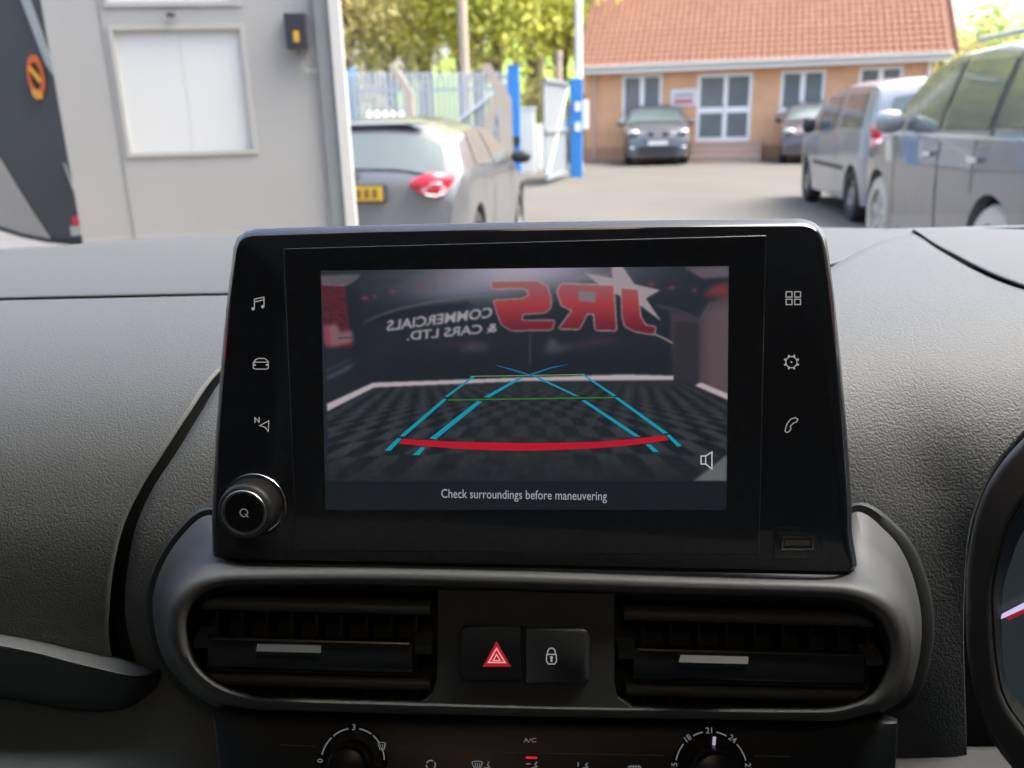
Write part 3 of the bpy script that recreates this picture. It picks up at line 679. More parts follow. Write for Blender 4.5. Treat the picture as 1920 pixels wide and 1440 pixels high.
hz = button("hazard_button", 861, 979, 1172, 1277, 18, 4)
lk = button("lock_button", 983, 1106, 1176, 1283, 4, 18)
ZV = 0.0030
def vflat(name, poly, m, parent, z): 
    p = PV.pts(poly, z); return onv(MB().add([(x, y, z) for x, y in p], [tuple(range(len(p)))])).build(name, m, parent, world_space=True)
vflat("hazard_triangle", [(931, 1202), (958, 1250), (905, 1250)], RED, hz, ZV)
onv(MB().stroke(PV.pts([(931, 1216), (947, 1242), (916, 1242)], ZV), 2.8 * .34 / F, ZV + .00006, True)).build("hazard_outline", PINK, hz, world_space=True)
onv(MB().stroke(PV.pts([(931, 1227), (938, 1238.5), (925, 1238.5)], ZV), 2.2 * .34 / F, ZV + .00006, True)).build("hazard_outline", PINK, hz, world_space=True)
mb = MB(); pw = 2.0 * .34 / F
mb.stroke(PV.pts([(1025, 1227), (1043, 1227), (1043.5, 1239), (1040, 1245), (1028, 1245), (1024.5, 1239)], ZV), pw, ZV, True)
mb.stroke(PV.pts([(1027, 1227), (1027, 1221), (1029.5, 1216.5), (1034, 1215), (1038.5, 1216.5), (1041, 1221), (1041, 1227)], ZV), pw, ZV)
for q in (circ(1034, 1233, 3, 12), [(1032.5, 1234), (1035.5, 1234), (1036, 1241), (1032, 1241)]):
    p = PV.pts(q, ZV); mb.add([(x, y, ZV) for x, y in p], [tuple(range(len(p)))])
onv(mb).build("padlock_symbol", INK, lk, world_space=True)

# ---------------------------------------------------------------- climate panel at the bottom edge
PK = Plane(1000, 1430, .366, -12, 1.5)
cl = thing("climate_panel", "matt black heating control panel with two dials along the bottom edge", "climate control", matrix=PK.m)
CB = mat("climate_black", (0.013, 0.017, 0.018), 0.45, vary=0.1, vscale=40, bump=('noise', 1500, 0.2, 0.0002))
kp = PK.pts([(395, 1335), (1690, 1350), (1665, 1640), (430, 1640)], 0)
kk = even(kp + [kp[0]], 81)[:-1]
fixn(MB().rings([[(x, y, -.03) for x, y in kk], [(x, y, -.002) for x, y in kk], [(x, y, 0) for x, y in inset(kk, .002)]], close_last=True).build("panel", CB, cl, smooth=50))
def kflat(mb, name, m, parent): return mb.build(name, m, parent)
pk = .366 / F
def ks(name, strokes, w, m, parent, z=.0003):
    mb = MB()
    for s_, c in strokes: mb.stroke(PK.pts(s_, 0), w * pk, z, c)
    return mb.build(name, m, parent)
ks("trim_line", [([(526, 1396), (590, 1399)], False)], 1.6, INK_LINE, cl)
ks("trim_line", [([(745, 1404), (1000, 1412), (1245, 1416)], False)], 1.4, INK_LINE, cl)
ks("trim_line", [([(1412, 1417), (1482, 1418)], False)], 1.6, INK_LINE, cl)
def dial(name, cx, cy, r, marks, pointer, arcs):
    c = PK(cx, cy)
    d = fixn(MB().lathe([(r * 1.02 * pk, 0), (r * 1.0 * pk, .0006), (r * .9 * pk, .0006), (r * .86 * pk, .0), (r * .62 * pk, .0), (r * .60 * pk, .010), (r * .56 * pk, .0122), (r * .5 * pk, .0128), (.0002, .0128)], 64, c).build(name, mat("dial_black", (0.014, 0.014, 0.015), 0.35, vary=0.1), cl, smooth=40))
    mb = MB()
    for a0, a1 in arcs:
        L = [(c[0] + .95 * r * pk * math.cos(math.radians(t)), c[1] + .95 * r * pk * math.sin(math.radians(t))) for t in np.linspace(a0, a1, 14)]
        mb.stroke(L, 2.4 * pk, .0009)
    mb.build("dial_scale", INK_DIM, d)
    fixn(MB().lathe([(r * .6 * pk, .0118), (r * .585 * pk, .0128), (r * .555 * pk, .0131), (r * .54 * pk, .0127)], 48, c).build("dial_rim", mat("dark_chrome", (0.10, 0.10, 0.105), 0.28, metal=1.0), d, smooth=50))
    for s_, a in marks:
        t = math.radians(a)
        text_mb(s_, 15 * pk, .00004, False, (c[0] + .97 * r * pk * math.cos(t), c[1] + .97 * r * pk * math.sin(t)), t - math.pi / 2, .0009).build("dial_number", INK_DIM, d)
    if pointer is not None:
        t = math.radians(pointer)
        P = lambda rr: (c[0] + rr * r * pk * math.cos(t), c[1] + rr * r * pk * math.sin(t))
        MB().stroke([P(.62), P(.84)], 6 * pk, .0016).build("pointer", glow("pointer_white", 176, 160, 178), d)
    return d
dial("fan_dial", 662, 1428, 63, [("3", 90), ("0", 178)], None, ((100, 130), (134, 168), (80, 56), (52, 34), (24, 4)))
dial("temperature_dial", 1333, 1442, 70, [("18", 128), ("21", 90), ("24", 52), ("15", 176), ("27", 4)], 82, ((79, 62), (101, 118), (138, 166), (42, 14)))
tp = PK(994, 1388); text_mb("A/C", 11 * pk, 0, False, tp, 0, .0003, 1.35).build("control_lettering", INK_DIM, cl)
ks("indicator_light", [([(986, 1420), (1007, 1420.5)], False)], 4, glow("indicator_red", 214, 34, 40), cl, .0004)
ks("recirculation_icon", [(circ(808, 1434, 8.5, 10, 200, 300), False), (circ(808, 1434, 8.5, 10, 320, 420), False), (circ(808, 1434, 8.5, 10, 80, 180), False)], 2.2, INK_DIM, cl)
def shield(cx, cy, w=10):
    return [([(cx - w, cy - 5), (cx - w * .5, cy - 7), (cx + w * .5, cy - 7), (cx + w, cy - 5), (cx + w * .6, cy + 6), (cx - w * .6, cy + 6)], True)] + [([(cx + k, cy - 4), (cx + k + 1, cy), (cx + k - 1, cy + 5)], False) for k in (-4, 0, 4)]
ks("demist_icon", shield(895, 1434) + [([(917, 1428), (914, 1434), (918, 1438), (906, 1440)], False)], 1.6, INK_DIM, cl)
ks("airflow_icon", [([(986, 1432), (995, 1432)], False), ([(1007, 1428), (1003, 1433), (1007, 1437), (996, 1440)], False)], 2.0, INK_DIM, cl)
ks("footwell_icon", [([(1084, 1429), (1084, 1437)], False), ([(1102, 1430), (1098, 1434), (1102, 1438), (1092, 1440)], False)], 2.0, INK_DIM, cl)
ks("rear_heater_icon", [([(1177, 1446), (1178, 1437), (1201, 1437), (1202, 1446)], True)] + [([(1182 + 5 * k, 1434), (1183 + 5 * k, 1438), (1181 + 5 * k, 1442)], False) for k in range(4)], 1.6, INK_DIM, cl)
ks("screen_icon", shield(717, 1398, 7), 1.3, INK_DIM, cl, .0011)

# ---------------------------------------------------------------- windscreen and the cabin round the camera
cab = thing("van_cabin", "van cabin shell with headliner, doors and bulkhead behind the viewer", "cabin", (0, -0.3, 0.35))
LINER = mat("headliner_cloth", (0.20, 0.22, 0.22), 0.9, vary=0.06, vscale=60)
DOORC = mat("door_card_plastic", (0.085, 0.105, 0.108), 0.6, vary=0.1, vscale=40)
def wb(name, m, *a): return MB().box(*a).build(name, m, cab, world_space=True)
wb("headliner", LINER, -.82, .82, -1.7, .06, 1.80, 1.84)
wb("bulkhead", DOORC, -.82, .82, -1.75, -1.70, .3, 1.84)
wb("cabin_floor", DOORC, -.82, .82, -1.7, .95, .30, .34)
for s in (-1, 1):
    a, b = (s * .80, s * .84) if s > 0 else (-.84, -.80)
    wb("door_card", DOORC, a, b, -1.0, .9, .34, 1.16)
    wb("door_pillar", DOORC, a, b, -1.7, -.85, 1.16, 1.80)
for s in (-1, 1): MB().box(min(s * .43, s * .795), max(s * .43, s * .795), .41, .66, .75, 1.272).build("dash_end", TOP, dash, world_space=True)
wb("firewall", DOORC, -.82, .82, .985, 1.0, .34, 1.265)
# lit courtesy lamp on the headliner
lo = MB().box(-.09, .09, -.34, -.24, 1.775, 1.798).build("courtesy_lamp", mat("lamp_lens", (0.8, 0.75, 0.65), 0.4, emit=(1.0, 0.62, 0.36), estr=1.0), cab, world_space=True)
ld = bpy.data.lights.new("courtesy_lamp_light", 'AREA'); ld.shape = 'RECTANGLE'; ld.size = .16; ld.size_y = .08; ld.energy = 0.03; ld.color = (1.0, 0.86, 0.74)
lob = bpy.data.objects.new("courtesy_lamp_light", ld); COL.objects.link(lob); lob.parent = cab
lob.matrix_basis = cab.matrix_basis.inverted() @ Matrix.Translation((0, -.29, 1.772)) @ Matrix.Rotation(math.radians(25), 4, 'X')
for s in (-1, 1):
    fixn(MB().tube((s * .86, .98, 1.12), (s * .80, .05, 1.81), .05, .05, n=10).build("front_pillar", DOORC, cab, world_space=True))
# windscreen: laminated glass sloping back over the dashboard
ws = MB(); rows = []
for t in np.linspace(0, 1, 9):
    rows.append([(x, .99 - .93 * t - 0.10 * (x / .8) ** 2 * (1 - .4 * t), 1.285 + .52 * t + .02 * math.sin(math.pi * t)) for x in np.linspace(-.86, .86, 17)])
ws.grid(rows)
wm = bpy.data.materials.new("windscreen_glass"); wm.use_nodes = True; nt = wm.node_tree; nt.nodes.clear()
tb = nt.nodes.new("ShaderNodeBsdfTransparent"); tb.inputs[0].default_value = (0.93, 0.95, 0.935, 1); om = nt.nodes.new("ShaderNodeOutputMaterial"); nt.links.new(tb.outputs[0], om.inputs[0])
MATS["windscreen_glass"] = wm
wo = tag(ws.build("windscreen", wm, None, smooth=180), "clean clear windscreen above the dashboard, the yard seen through it", "windscreen")
# ================================================================ the yard outside
ALB[0] = 0.85
GROUND = mat("worn_tarmac", (0.118, 0.111, 0.097), 0.9, spec=0.2, vary=0.2, vscale=0.45, bump=('noise', 40, 0.3, 0.01))
gm = MB(); gm.add([(-400, -60, 0), (400, -60, 0), (400, 600, 0), (-400, 600, 0)], [(0, 1, 2, 3)])
structure(gm.build("ground", GROUND))
# bay floor with a pale painted edge under the van
structure(MB().add([(-5, -8, .004), (2.5, -8, .004), (2.5, 2.6, .004), (-5, 2.6, .004)], [(0, 1, 2, 3)]).build("bay_floor", mat("painted_floor", (0.45, 0.43, 0.41), 0.6, vary=0.1, vscale=2)))

# ---------------------------------------------------------------- brick office
P0 = at_y(1097, 300, 27.9)[:2]; ang = math.radians(-15.7)
bdir = np.array((math.cos(ang), math.sin(ang))); bnor = np.array((-math.sin(ang), math.cos(ang)))
def at_wall(px, py, off=0.0):
    v = ray(px, py); o = P0 + bnor * off
    t = ((o - EYE[:2]) @ bnor) / (v[:2] @ bnor)
    p = EYE + v * t
    return float((p[:2] - P0) @ bdir), float(p[2])
off = thing("brick_office", "low orange brick office with a tiled roof across the yard", "building", (P0[0], P0[1], 0), ang)
BRICK = mat("orange_brick", (0.76, 0.42, 0.24), 0.9, spec=0.2, vary=0.22, vscale=2.0, bump=('brick', 2.0, 0.4, 0.01))
WHITE = mat("white_upvc", (0.9, 0.89, 0.87), 0.4, vary=0.03)
WPANE = mat("window_pane_dark", (0.17, 0.19, 0.19), 0.12, spec=0.5, vary=0.25, vscale=2.0)
TILE = mat("clay_roof_tile", (0.27, 0.135, 0.09), 0.85, spec=0.2, vary=0.28, vscale=4.0)
WLEN = at_wall(1742, 200)[0]; EAVE = at_wall(1420, 127)[1]
def rect(x0, y0, x1, y1): 
    a = at_wall((x0 + x1) / 2, y0); b = at_wall((x0 + x1) / 2, y1); l = at_wall(x0, (y0 + y1) / 2)[0]; r = at_wall(x1, (y0 + y1) / 2)[0]
    return l, r, b[1], a[1]
w1 = rect(1166, 139, 1241, 222); w2 = rect(1463, 131, 1547, 207); w3 = rect(1609, 124, 1692, 200); dr = rect(1306, 137, 1409, 265)
holes = [w1, w2, w3, dr]
xs = sorted({0, WLEN} | {h[0] for h in holes} | {h[1] for h in holes}); zs = sorted({0, EAVE} | {h[2] for h in holes} | {h[3] for h in holes})
mb = MB()
for i in range(len(xs) - 1):
    for j in range(len(zs) - 1):
        cx, cz_ = (xs[i] + xs[i + 1]) / 2, (zs[j] + zs[j + 1]) / 2
        if any(h[0] < cx < h[1] and h[2] < cz_ < h[3] for h in holes): continue
        mb.box(xs[i], xs[i + 1], 0, .28, zs[j], zs[j + 1])
mb.build("front_wall", BRICK, off)
MB().box(WLEN - .28, WLEN, .283, 8.5, 0, EAVE).build("side_wall", BRICK, off)
MB().box(0, .28, .283, 8.5, 0, EAVE).build("side_wall", BRICK, off)
MB().box(.3, WLEN - .3, 1.2, 1.3, 0, EAVE).build("inner_wall", mat("office_interior", (0.12, 0.12, 0.12), 0.9, vary=0.3, vscale=1.5), off)
MB().box(-.02, WLEN + .02, -.02, -.003, 0, .42).build("plinth_course", mat("darker_brick", (0.5, 0.27, 0.17), 0.9, vary=0.12, vscale=3), off)
def window(r, name="window", cols=2, frame=.09):
    l, rr, b, t = r
    f = MB(); f.box(l, rr, .04, .12, b, b + frame); f.box(l, rr, .04, .12, t - frame, t)
    for k in range(cols + 1):
        x = l + (rr - l - frame) * k / cols; w = frame if k in (0, cols) else frame * 1.6; x -= 0 if k in (0, cols) else frame * .3
        f.box(x, x + w, .035, .125, b + frame, t - frame)
    o = f.build(name, WHITE, off)
    for k in range(cols):
        x0 = l + (rr - l - frame) * k / cols + frame; x1 = l + (rr - l - frame) * (k + 1) / cols
        MB().box(x0, x1, .075, .09, b + frame, t - frame).build("pane", WPANE, o)
    MB().box(l - .06, rr + .06, -.06, .04, b - .07, b - .002).build("sill", WHITE, o)
    return o
for r in (w1, w2, w3): window(r)
l, r, b, t = dr
f = MB(); fr = .1; mid = (l + r) / 2 - .03
for x, w in ((l, fr), (mid, .13), (r - fr, fr)): f.box(x, x + w, .03, .12, b, t)
for z0, z1 in ((b, b + .12), (b + .82, b + .99), (t - .1, t)):
    f.box(l + fr, mid, .035, .115, z0, z1); f.box(mid + .13, r - fr, .035, .115, z0, z1)
do = f.build("door", WHITE, off)
for x0, x1 in ((l + fr, mid), (mid + .13, r - fr)):
    for z0, z1 in ((b + .12, b + .82), (b + .99, t - .1)): MB().box(x0, x1, .07, .085, z0, z1).build("pane", WPANE, do)
MB().tube((mid + .02, -.02, b + .85), (mid + .02, -.02, b + 1.1), .015).build("handle", CHROME, do)
for k in range(3):
    MB().box(l - .1, r + .35, -1.1 + .3 * k, -.03, b / 3 * k, b / 3 * (k + 1) - .004).build("step", mat("step_paving", (0.42, 0.30, 0.24), 0.9, vary=0.1, vscale=4), off)
# sign with two lines of print
sg = rect(1258, 167, 1306, 199)
so = MB().box(sg[0], sg[1], -.03, -.006, sg[2], sg[3]).build("sign_board", mat("sign_white", (0.78, 0.76, 0.76), 0.4, vary=0.02), off)
for z_, m_ in ((.66, mat("sign_grey_print", (0.35, 0.35, 0.42), 0.5)), (.36, mat("sign_red_print", (0.6, 0.22, 0.22), 0.5)), (.2, mat("sign_red_print", (0.6, 0.22, 0.22), 0.5))):
    zc = sg[2] + (sg[3] - sg[2]) * z_; wq = (sg[1] - sg[0]) * .36; xc = (sg[0] + sg[1]) / 2
    MB().box(xc - wq, xc + wq, -.036, -.031, zc - .04, zc + .04).build("print_line", m_, so)
# eaves, gutter, drainpipes
MB().box(-.15, WLEN + .35, -.38, .0, EAVE, EAVE + .04).build("soffit", WHITE, off)
MB().box(-.15, WLEN + .35, -.42, -.385, EAVE - .02, EAVE + .2).build("fascia", WHITE, off)
MB().tube((-.15, -.49, EAVE + .16), (WLEN + .38, -.49, EAVE + .16), .065, n=10).build("gutter", mat("gutter_pale", (0.66, 0.63, 0.58), 0.5), off)
for x in (at_wall(1116, 200)[0], WLEN - .12):
    MB().tube((x, -.07, .05), (x, -.07, EAVE + .05), .045, n=8).build("drainpipe", mat("pipe_buff", (0.58, 0.42, 0.33) if x < 2 else (0.66, 0.63, 0.58), 0.5) if x < 2 else WHITE, off)
# roof: a slope of clay tiles, each with its own roll and step
SLOPE = math.radians(38); sy, sz = math.cos(SLOPE), math.sin(SLOPE); RL = 5.6; rx0, rx1 = -.2, WLEN + .45
ry, rz = -.46, EAVE + .20
rf = MB(); rf.add([(rx0, ry, rz - .02), (rx1, ry, rz - .02), (rx1, ry + RL * sy, rz + RL * sz - .02), (rx0, ry + RL * sy, rz + RL * sz - .02)], [(0, 1, 2, 3)])
rf.add([(rx0, ry + 2 * RL * sy, rz - .02), (rx1, ry + 2 * RL * sy, rz - .02)], [])
rf.f.append((3, 2, 5, 4))
roof = rf.build("roof", mat("roof_felt", (0.2, 0.09, 0.06), 0.9), off)
MB().add([(WLEN, ry + .46, EAVE), (WLEN, ry + 2 * RL * sy - .46, EAVE), (WLEN, ry + RL * sy, rz + RL * sz - .25)], [(0, 1, 2)]).build("gable", BRICK, off)
MB().hexa([(rx1 + .02, ry, rz - .12), (rx1 + .06, ry, rz - .12), (rx1 + .06, ry + RL * sy, rz + RL * sz - .12), (rx1 + .02, ry + RL * sy, rz + RL * sz - .12),
           (rx1 + .02, ry, rz + .09), (rx1 + .06, ry, rz + .09), (rx1 + .06, ry + RL * sy, rz + RL * sz + .09), (rx1 + .02, ry + RL * sy, rz + RL * sz + .09)]).build("verge_board", TILE, off)
TW, TG = .185, .27
def tile_verts(x, s):
    vs = []
    for e, lift in ((s - .04, .055), (s + TG, .012)):
        for k in range(5):
            u = k / 4; h = lift + .034 * math.sin(math.pi * u)
            vs.append((x + u * (TW - .008), ry + e * sy - h * sz, rz + e * sz + h * sy))
    vs += [(v[0], v[1] + .022 * sz, v[2] - .022 * sy) for v in vs[:5]]
    return vs
TF = [(k, k + 1, 6 + k, 5 + k) for k in range(4)] + [(10 + k, 11 + k, k + 1, k) for k in range(4)]
nx = int((rx1 - rx0) / TW); nr = int(RL / TG)
base = MB().add(tile_verts(rx0, 0), TF); n_t = 0; rest = MB(); t0 = None
for j in range(nr):
    for i in range(nx):
        dx, ds = i * TW + random.uniform(-.003, .003), j * TG + random.uniform(-.006, .006)
        if n_t < 300:
            if t0 is None: t0 = base.build("roof_tile", TILE, roof, smooth=60)
            else:
                o = t0.copy(); COL.objects.link(o); o.parent = roof; o.matrix_basis = Matrix.Translation((dx, ds * sy, ds * sz))
            n_t += 1
        else: rest.add([(v[0] + dx, v[1] + ds * sy, v[2] + ds * sz) for v in base.v], TF)
ro = rest.build("upper_roof_tiles", TILE, roof, smooth=60); ro["kind"] = "stuff"

# ---------------------------------------------------------------- vehicles
GLASSD = mat("car_glass", (0.13, 0.16, 0.155), 0.08, spec=0.6, vary=0.2, vscale=1.5, coat=0.2)
TYRE = mat("tyre_rubber", (0.03, 0.03, 0.03), 0.85, vary=0.1)
TYREM = mat("muddy_tyre", (0.62, 0.56, 0.46), 0.9, vary=0.15, vscale=8)
RIM = mat("alloy_wheel", (0.42, 0.41, 0.39), 0.35, metal=0.8, vary=0.05)
CARBLK = mat("car_trim_black", (0.025, 0.026, 0.028), 0.5, vary=0.1)
def paint(n, c): return mat("paint_" + n, c, 0.3, metal=0.15, spec=0.5, vary=0.04, vscale=1.0, coat=0.8)
TAIL = mat("tail_lamp_red", (0.62, 0.02, 0.05), 0.15, vary=0.1, coat=0.5)
TAILP = mat("tail_lamp_pink", (0.75, 0.3, 0.33), 0.15, vary=0.1, coat=0.5)
LAMP = mat("head_lamp_clear", (0.6, 0.6, 0.6), 0.1, metal=0.6)
def make_car(name, label, cat, loc, rotz, L, Wd, H, prof, belt, axles, wr, body_m, roofr=.8, side_w=(), rear_w=None, front_w=None, clear=.22, rc=.09, tyre=TYRE, rimm=None, seams=(), trims=(), group="vehicles parked in the yard", plan=(.5, .12, .9, .16)):
    t = thing(name, label, cat, loc, rotz, group)
    py = np.array([p[0] for p in prof]); pz = np.array([p[1] for p in prof])
    dense = even([(a, b) for a, b in prof], 90); ys = dense[:, 0]; zt = dense[:, 1]
    top = lambda y: float(np.interp(y, py, pz))
    def planw(y):
        a = max(0, 1 - y / plan[0]); b = max(0, 1 - (L - y) / plan[2]); return 1 - plan[1] * a ** 2.4 - plan[3] * b ** 2.2
    def hw(y, z):
        if z <= belt: s_ = .95 + .05 * math.sin(min(1, max(0, (z - clear) / (belt - clear))) * math.pi * .62)
        else: s_ = .996 - (1 - roofr) * ((z - belt) / (H - belt)) ** 1.25
        return Wd * planw(y) * s_
    P = []
    for y, zz_ in zip(ys, zt):
        zb = clear + .02
        for ay in axles:
            q = (wr * 1.17) ** 2 - (y - ay) ** 2
            if q > 0: zb = max(zb, wr + math.sqrt(q))
        zb = min(zb, zz_ - .12)
        zs_ = zz_ - rc
        half = [(hw(y, zb) * .9, zb - .002)] + [(hw(y, z_), z_) for z_ in np.linspace(zb, zs_, 14)]
        ws_ = hw(y, zs_)
        half += [(ws_ * u, zz_ - rc * u ** 3.2) for u in (.985, .95, .88, .75, .5, .25, 0)]
        row = [(x, y, z_) for x, z_ in half] + [(-x, y, z_) for x, z_ in half[-2::-1]]
        P.append(row)
    mb = MB(); mb.grid(P); n = len(P[0]); mb.f.append(tuple(range(n))); mb.f.append(tuple(reversed(range((len(P) - 1) * n, len(P) * n))))
    body = fixn(mb.build("body", body_m, t, smooth=38))
    def side_pane(quad, nm="window", m=GLASSD, off_=.008, par=t):
        for s in (-1, 1):
            g = []
            for v in np.linspace(0, 1, 5):
                row = []
                for u in np.linspace(0, 1, 7):
                    a = np.array(quad[0]) * (1 - u) + np.array(quad[1]) * u; b_ = np.array(quad[3]) * (1 - u) + np.array(quad[2]) * u
                    y, z_ = a * (1 - v) + b_ * v; row.append((s * (hw(y, z_) + off_), y, z_))
                g.append(row)
            w = MB(); w.grid(g); fixn(w.build(nm, m, par, smooth=180))
    for q in side_w: side_pane(q)
    def end_pane(y0, y1, wf, sgn, nm, m=GLASSD, o_=.014):
        yy = even([(a, b) for a, b in zip(ys, zt) if min(y0, y1) - 1e-6 <= a <= max(y0, y1) + 1e-6], 10)
        g = []
        for y, z_ in yy:
            ws_ = hw(y, z_ - rc)
            g.append([(x * ws_ * wf, y + sgn * o_, z_ - rc * abs(x * wf) ** 3.2 + o_ * .5) for x in np.linspace(-1, 1, 13)])
        w = MB(); w.grid(g); return fixn(w.build(nm, m, t, smooth=180))
    if rear_w: end_pane(rear_w[0], rear_w[1], rear_w[2], -1, "rear_window")
    if front_w: end_pane(front_w[0], front_w[1], front_w[2], 1, "windscreen")
    for q in seams: side_pane(q, "door_gap", CARBLK, .004)
    for q in trims: side_pane(q, "waist_trim", CHROME, .012)
    # underside shadow box and arch liners
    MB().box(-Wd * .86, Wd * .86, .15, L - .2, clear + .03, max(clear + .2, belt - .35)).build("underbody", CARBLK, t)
    for ay in axles:
        for s in (-1, 1):
            x1 = Wd * .97; x0 = x1 - .21
            wh = MB(); rs_ = []
            for r_, x in ((wr * .6, x0), (wr * .9, x0), (wr, x0 + .03), (wr, x1 - .04), (wr * .93, x1 - .005), (wr * .66, x1), (wr * .63, x1 - .02)):
                rs_.append([(s * x, ay + r_ * math.cos(2 * math.pi * k / 28), wr + r_ * math.sin(2 * math.pi * k / 28)) for k in range(28)])
            wh.rings(rs_); tw = fixn(wh.build("tyre", tyre, t, smooth=40))
            rm = MB(); xr = x1 - .03
            rm.rings([[(s * (xr), ay + wr * .64 * math.cos(2 * math.pi * k / 24), wr + wr * .64 * math.sin(2 * math.pi * k / 24)) for k in range(24)],
                      [(s * (xr + .01), ay + wr * .58 * math.cos(2 * math.pi * k / 24), wr + wr * .58 * math.sin(2 * math.pi * k / 24)) for k in range(24)],
                      [(s * (xr - .05), ay + wr * .54 * math.cos(2 * math.pi * k / 24), wr + wr * .54 * math.sin(2 * math.pi * k / 24)) for k in range(24)]], close_last=True)
            for k in range(5):
                a = 2 * math.pi * k / 5 + .3; c, q = math.cos(a), math.sin(a)
                Pp = lambda r_, w_, x: (s * x, ay + c * r_ - q * w_, wr + q * r_ + c * w_)
                rm.hexa([Pp(.02, -.045, xr - .045), Pp(wr * .57, -.03, xr - .045), Pp(wr * .57, .03, xr - .045), Pp(.02, .045, xr - .045), Pp(.02, -.045, xr + .004), Pp(wr * .57, -.03, xr + .004), Pp(wr * .57, .03, xr + .004), Pp(.02, .045, xr + .004)])
            fixn(rm.build("rim", rimm or RIM, tw))
    t["_"] = 0; del t["_"]
    return t, hw, top, side_pane
def blob(name, m, par, c, r, n=2.5):
    """a rounded lozenge"""
    mb = MB(); rs = []
    for a in np.linspace(-math.pi / 2 + .05, math.pi / 2 - .05, 7):
        rs.append([(c[0] + r[0] * math.copysign(abs(math.cos(a) * math.cos(b)) ** (2 / n), math.cos(b)), c[1] + r[1] * math.copysign(abs(math.cos(a) * math.sin(b)) ** (2 / n), math.sin(b)), c[2] + r[2] * math.copysign(abs(math.sin(a)) ** (2 / n), a)) for b in np.linspace(0, 2 * math.pi, 14, endpoint=False)])
    mb.rings(rs, True, True); return fixn(mb.build(name, m, par, smooth=60))
def lights(par, pts, r, name, m):
    for p in pts: blob(name, m, par, p, r)
def heading(P_near, P_far): return math.atan2(-(P_far[0] - P_near[0]), P_far[1] - P_near[1])
def base_at(wheel_xy, local_xy, rz):
    c, s = math.cos(rz), math.sin(rz)
    return (wheel_xy[0] - (c * local_xy[0] - s * local_xy[1]), wheel_xy[1] - (s * local_xy[0] + c * local_xy[1]), 0)

# grey hatchback, rear towards us
rz = math.radians(-9)
hat, hw, top, sp_ = make_car("hatchback_car", "dark grey hatchback with a yellow number plate, its tail towards the van", "car", base_at((-.38, 6.9), (.86, 0.05), rz), rz, 4.3, .89, 1.44,
    [(0, .60), (.015, .70), (.05, .92), (.10, 1.00), (.30, 1.24), (.40, 1.355), (.46, 1.385), (.9, 1.425), (1.6, 1.44), (2.2, 1.39), (3.0, 1.0), (3.9, .84), (4.22, .68), (4.3, .5)], .95, (.78, 3.45), .32, paint("slate", (0.14, 0.145, 0.155)),
    roofr=.72, rc=.15, side_w=[((.75, 1.02), (1.55, .99), (1.55, 1.32), (.95, 1.30)), ((1.62, .99), (2.72, .98), (2.1, 1.30), (1.62, 1.33))], rear_w=(.12, .37, .84), front_w=(2.25, 2.95, .86), seams=[((1.57, 0.4), (1.59, 0.4), (1.59, 1.34), (1.57, 1.34)), ((2.744, 0.4), (2.756, 0.4), (2.756, 0.98), (2.744, 0.98)), ((1.014, 0.75), (1.026, 0.75), (1.026, 1.0), (1.014, 1.0))])
LENS = [(-.20, .005), (-.14, .05), (-.05, .082), (.05, .09), (.13, .07), (.19, .03), (.20, -.03), (.16, -.085), (.05, -.105), (-.06, -.085), (-.14, -.045)]
for s in (-1, 1):
    def lp(x, z, o_): return (s * (.66 + x), .02 + .30 * max(0, (x + .05) / .25) ** 2.2 - o_, .91 + z)
    mb = MB(); mb.rings([[lp(x, z, -.03) for x, z in LENS], [lp(x, z, .02) for x, z in LENS], [lp(x * .8, z * .8, .045) for x, z in LENS], [lp(x * .35, z * .35, .055) for x, z in LENS]], close_last=True)
    fixn(mb.build("tail_light", TAIL, hat, smooth=40))
    mb = MB(); mb.rings([[lp(x * .5, z * .5 - .045, .045) for x, z in LENS], [lp(x * .45, z * .45 - .045, .056) for x, z in LENS]], close_last=True); fixn(mb.build("tail_light_lens", TAILP, hat))
lights(hat, [(-.64, .02, .915), (.64, .02, .915)], (.10, .05, .018), "tail_light_bar", TAILP)
fixn(MB().box(-.27, .27, -.035, .05, .785, .915).build("plate_recess", CARBLK, hat)); 
pl = MB().box(-.26, .26, -.045, -.036, .795, .905).build("number_plate", mat("plate_yellow", (0.75, 0.47, 0.04), 0.4, vary=0.03), hat)
for x in np.linspace(-.2, .2, 7):
    if abs(x) > .02: MB().box(x - .02, x + .02, -.049, -.0455, .815, .885).build("plate_character", mat("plate_black", (0.2, 0.13, 0.03), 0.5), pl)
fixn(MB().box(-.78, .78, -.02, .12, .36, .52).build("bumper_insert", mat("bumper_silver", (0.3, 0.3, 0.31), 0.4, vary=.05), hat))
MB().box(-.5, .5, .36, .45, 1.362, 1.375).build("roof_spoiler", paint("slate", (0.14, 0.145, 0.155)), hat)
for s in (-1, 1): blob("door_mirror", CARBLK, hat, (s * 1.0, 2.62, 1.0), (.11, .07, .07)); MB().box(s * .88 - .015, s * .88 + .015, 1.35, 1.52, .86, .885).build("door_handle", CHROME, hat)
blob("wiper_hub", CARBLK, hat, (-.1, .06, 1.0), (.16, .03, .018))

